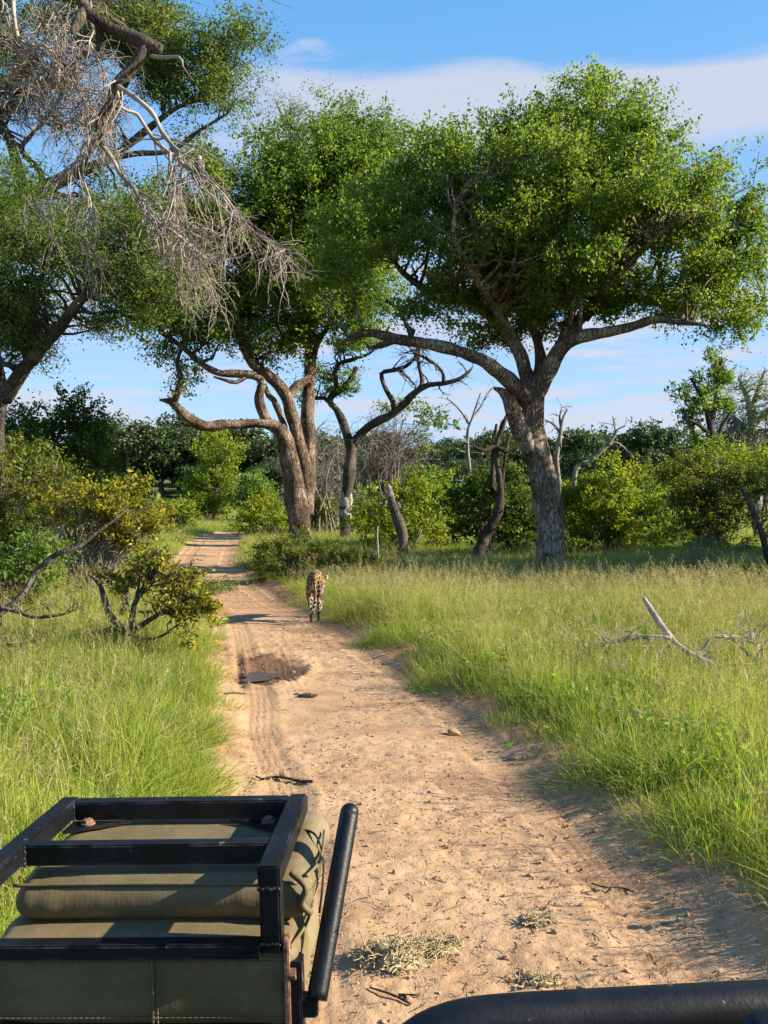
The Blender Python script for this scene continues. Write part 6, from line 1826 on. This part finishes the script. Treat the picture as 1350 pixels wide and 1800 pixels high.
# ------------------------------------------------------------------ broad-leaved weeds in the grass
def weed(label, x, y, d, n, size, hgt, seed):
    rng = np.random.default_rng(seed)
    p = P(x, y, d); zb = gz(p[0], p[1])
    org = np.array((p[0], p[1], zb))
    root = empty('broadleaf_weed', org, label, 'weed', 'broad-leaved weeds in the verge')
    tips = org + np.column_stack([rng.normal(0, .09, n), rng.normal(0, .09, n), rng.uniform(.35, 1.0, n) * hgt])
    t = np.linspace(0, 1, 6)[None, :, None]
    Pt = org[None, None] * (1 - t) + tips[:, None] * t
    Pt = Pt + (np.array((0, 0, 1.0)) * (hgt * .2)) * (t * (1 - t))
    V, Fq = tubes(Pt, np.tile(np.linspace(.004, .002, 6), (n, 1)), 5)
    mk('stalks', V, Fq, M['leaf_weed'], root, origin=org)['kind'] = 'stuff'
    for i in range(n):
        a = rng.uniform(0, 6.28); s = size * rng.uniform(.7, 1.2)
        out_l = []
        for u in np.linspace(0, 1, 7):
            w = .36 * math.sin(math.pi * (u * .88 + .06)) ** .8
            for v in (-1, 0, 1): out_l.append((u * s, v * w * s, (.12 * s if v else 0) * (1 if v else 1) - .25 * s * u * u))
        V = np.array(out_l)
        f = [(3 * k + j, 3 * k + j + 1, 3 * k + j + 4, 3 * k + j + 3) for k in range(6) for j in range(2)]
        lf = mk('leaf', V, [f], M['leaf_weed'], root, smooth=True, attrs={'rnd': np.full(len(V), rng.uniform())})
        lf.location = Vector(tips[i] - org)
        lf.rotation_euler = (rng.normal(0, .3), rng.uniform(-.5, .25), a)


for i, (lb, x, y, d, n, s, h) in enumerate([
        ('broad-leaved weed in the grass edge below the fallen branch', 1075, 1285, 7.2, 9, .09, .36), ('fresh green weed at the lip of the right verge', 1235, 1448, 5.15, 9, .085, .30), ('broad-leaved weed hidden among stalks at the middle of the right verge', 1170, 1362, 6.0, 8, .085, .34),
        ('pale-leaved weed at the bottom right grass edge', 1335, 1525, 4.5, 7, .085, .24), ('leafy weed between grass stems above the verge lip', 1215, 1385, 5.8, 8, .08, .36)]):
    weed(lb, x, y, d, n, s, h, 700 + i)


# lush low herbs at the left edge, uncountable
def herbs():
    rng = np.random.default_rng(9)
    n = 1500
    c = np.array([P(30, 1300, 6.6)])
    Q = np.column_stack([rng.normal(-3.1, .36, n), rng.normal(6.7, .42, n), np.zeros(n)])
    Q[:, 2] = verge_z(Q[:, 0], Q[:, 1]) + rng.uniform(.10, .30, n)
    V, Fq, rnd = leaf_quads(Q, .055, rng, 1.2, .62)
    o = mk('undergrowth', V, [Fq], M['leaf_weed'], attrs={'rnd': rnd})
    tag(o, 'lush bright green herbs at the left edge of the grass', kind='stuff')
    # wiry grey-green tuft growing in the middle of the track
    n = 900
    p = P(372, 1030, 18.5)
    Q = np.column_stack([p[0] + rng.normal(0, .28, n), p[1] + rng.normal(0, .5, n), np.zeros(n)])
    Q[:, 2] = base_z(Q[:, 1]) + np.abs(rng.normal(0, .09, n)) + .02
    V, Fq, rnd = leaf_quads(Q, .09, rng, .3, .2)
    o = mk('grass_tuft', V, [Fq], M['leaf_pale'], attrs={'rnd': rnd})
    tag(o, 'pale grass tuft growing in the middle of the far track', kind='stuff')


def verge_weeds():
    rng = np.random.default_rng(19)
    Q = []
    for k in range(46):
        y = rng.uniform(3.6, 11); x = road_c(y) + road_w(y) + rng.uniform(.05, 1.3)
        n = rng.integers(8, 26)
        q = np.column_stack([x + rng.normal(0, .10, n), y + rng.normal(0, .12, n), np.zeros(n)])
        q[:, 2] = verge_z(q[:, 0], q[:, 1]) + rng.uniform(.06, .30, n)
        Q.append(q)
    V, Fq, rnd = leaf_quads(np.vstack(Q), .062, rng, 1.0, .62)
    o = mk('verge_undergrowth', V, [Fq], M['leaf_weed'], attrs={'rnd': rnd})
    tag(o, 'broad green weeds growing up through the right-hand verge', kind='stuff')


verge_weeds()
herbs()
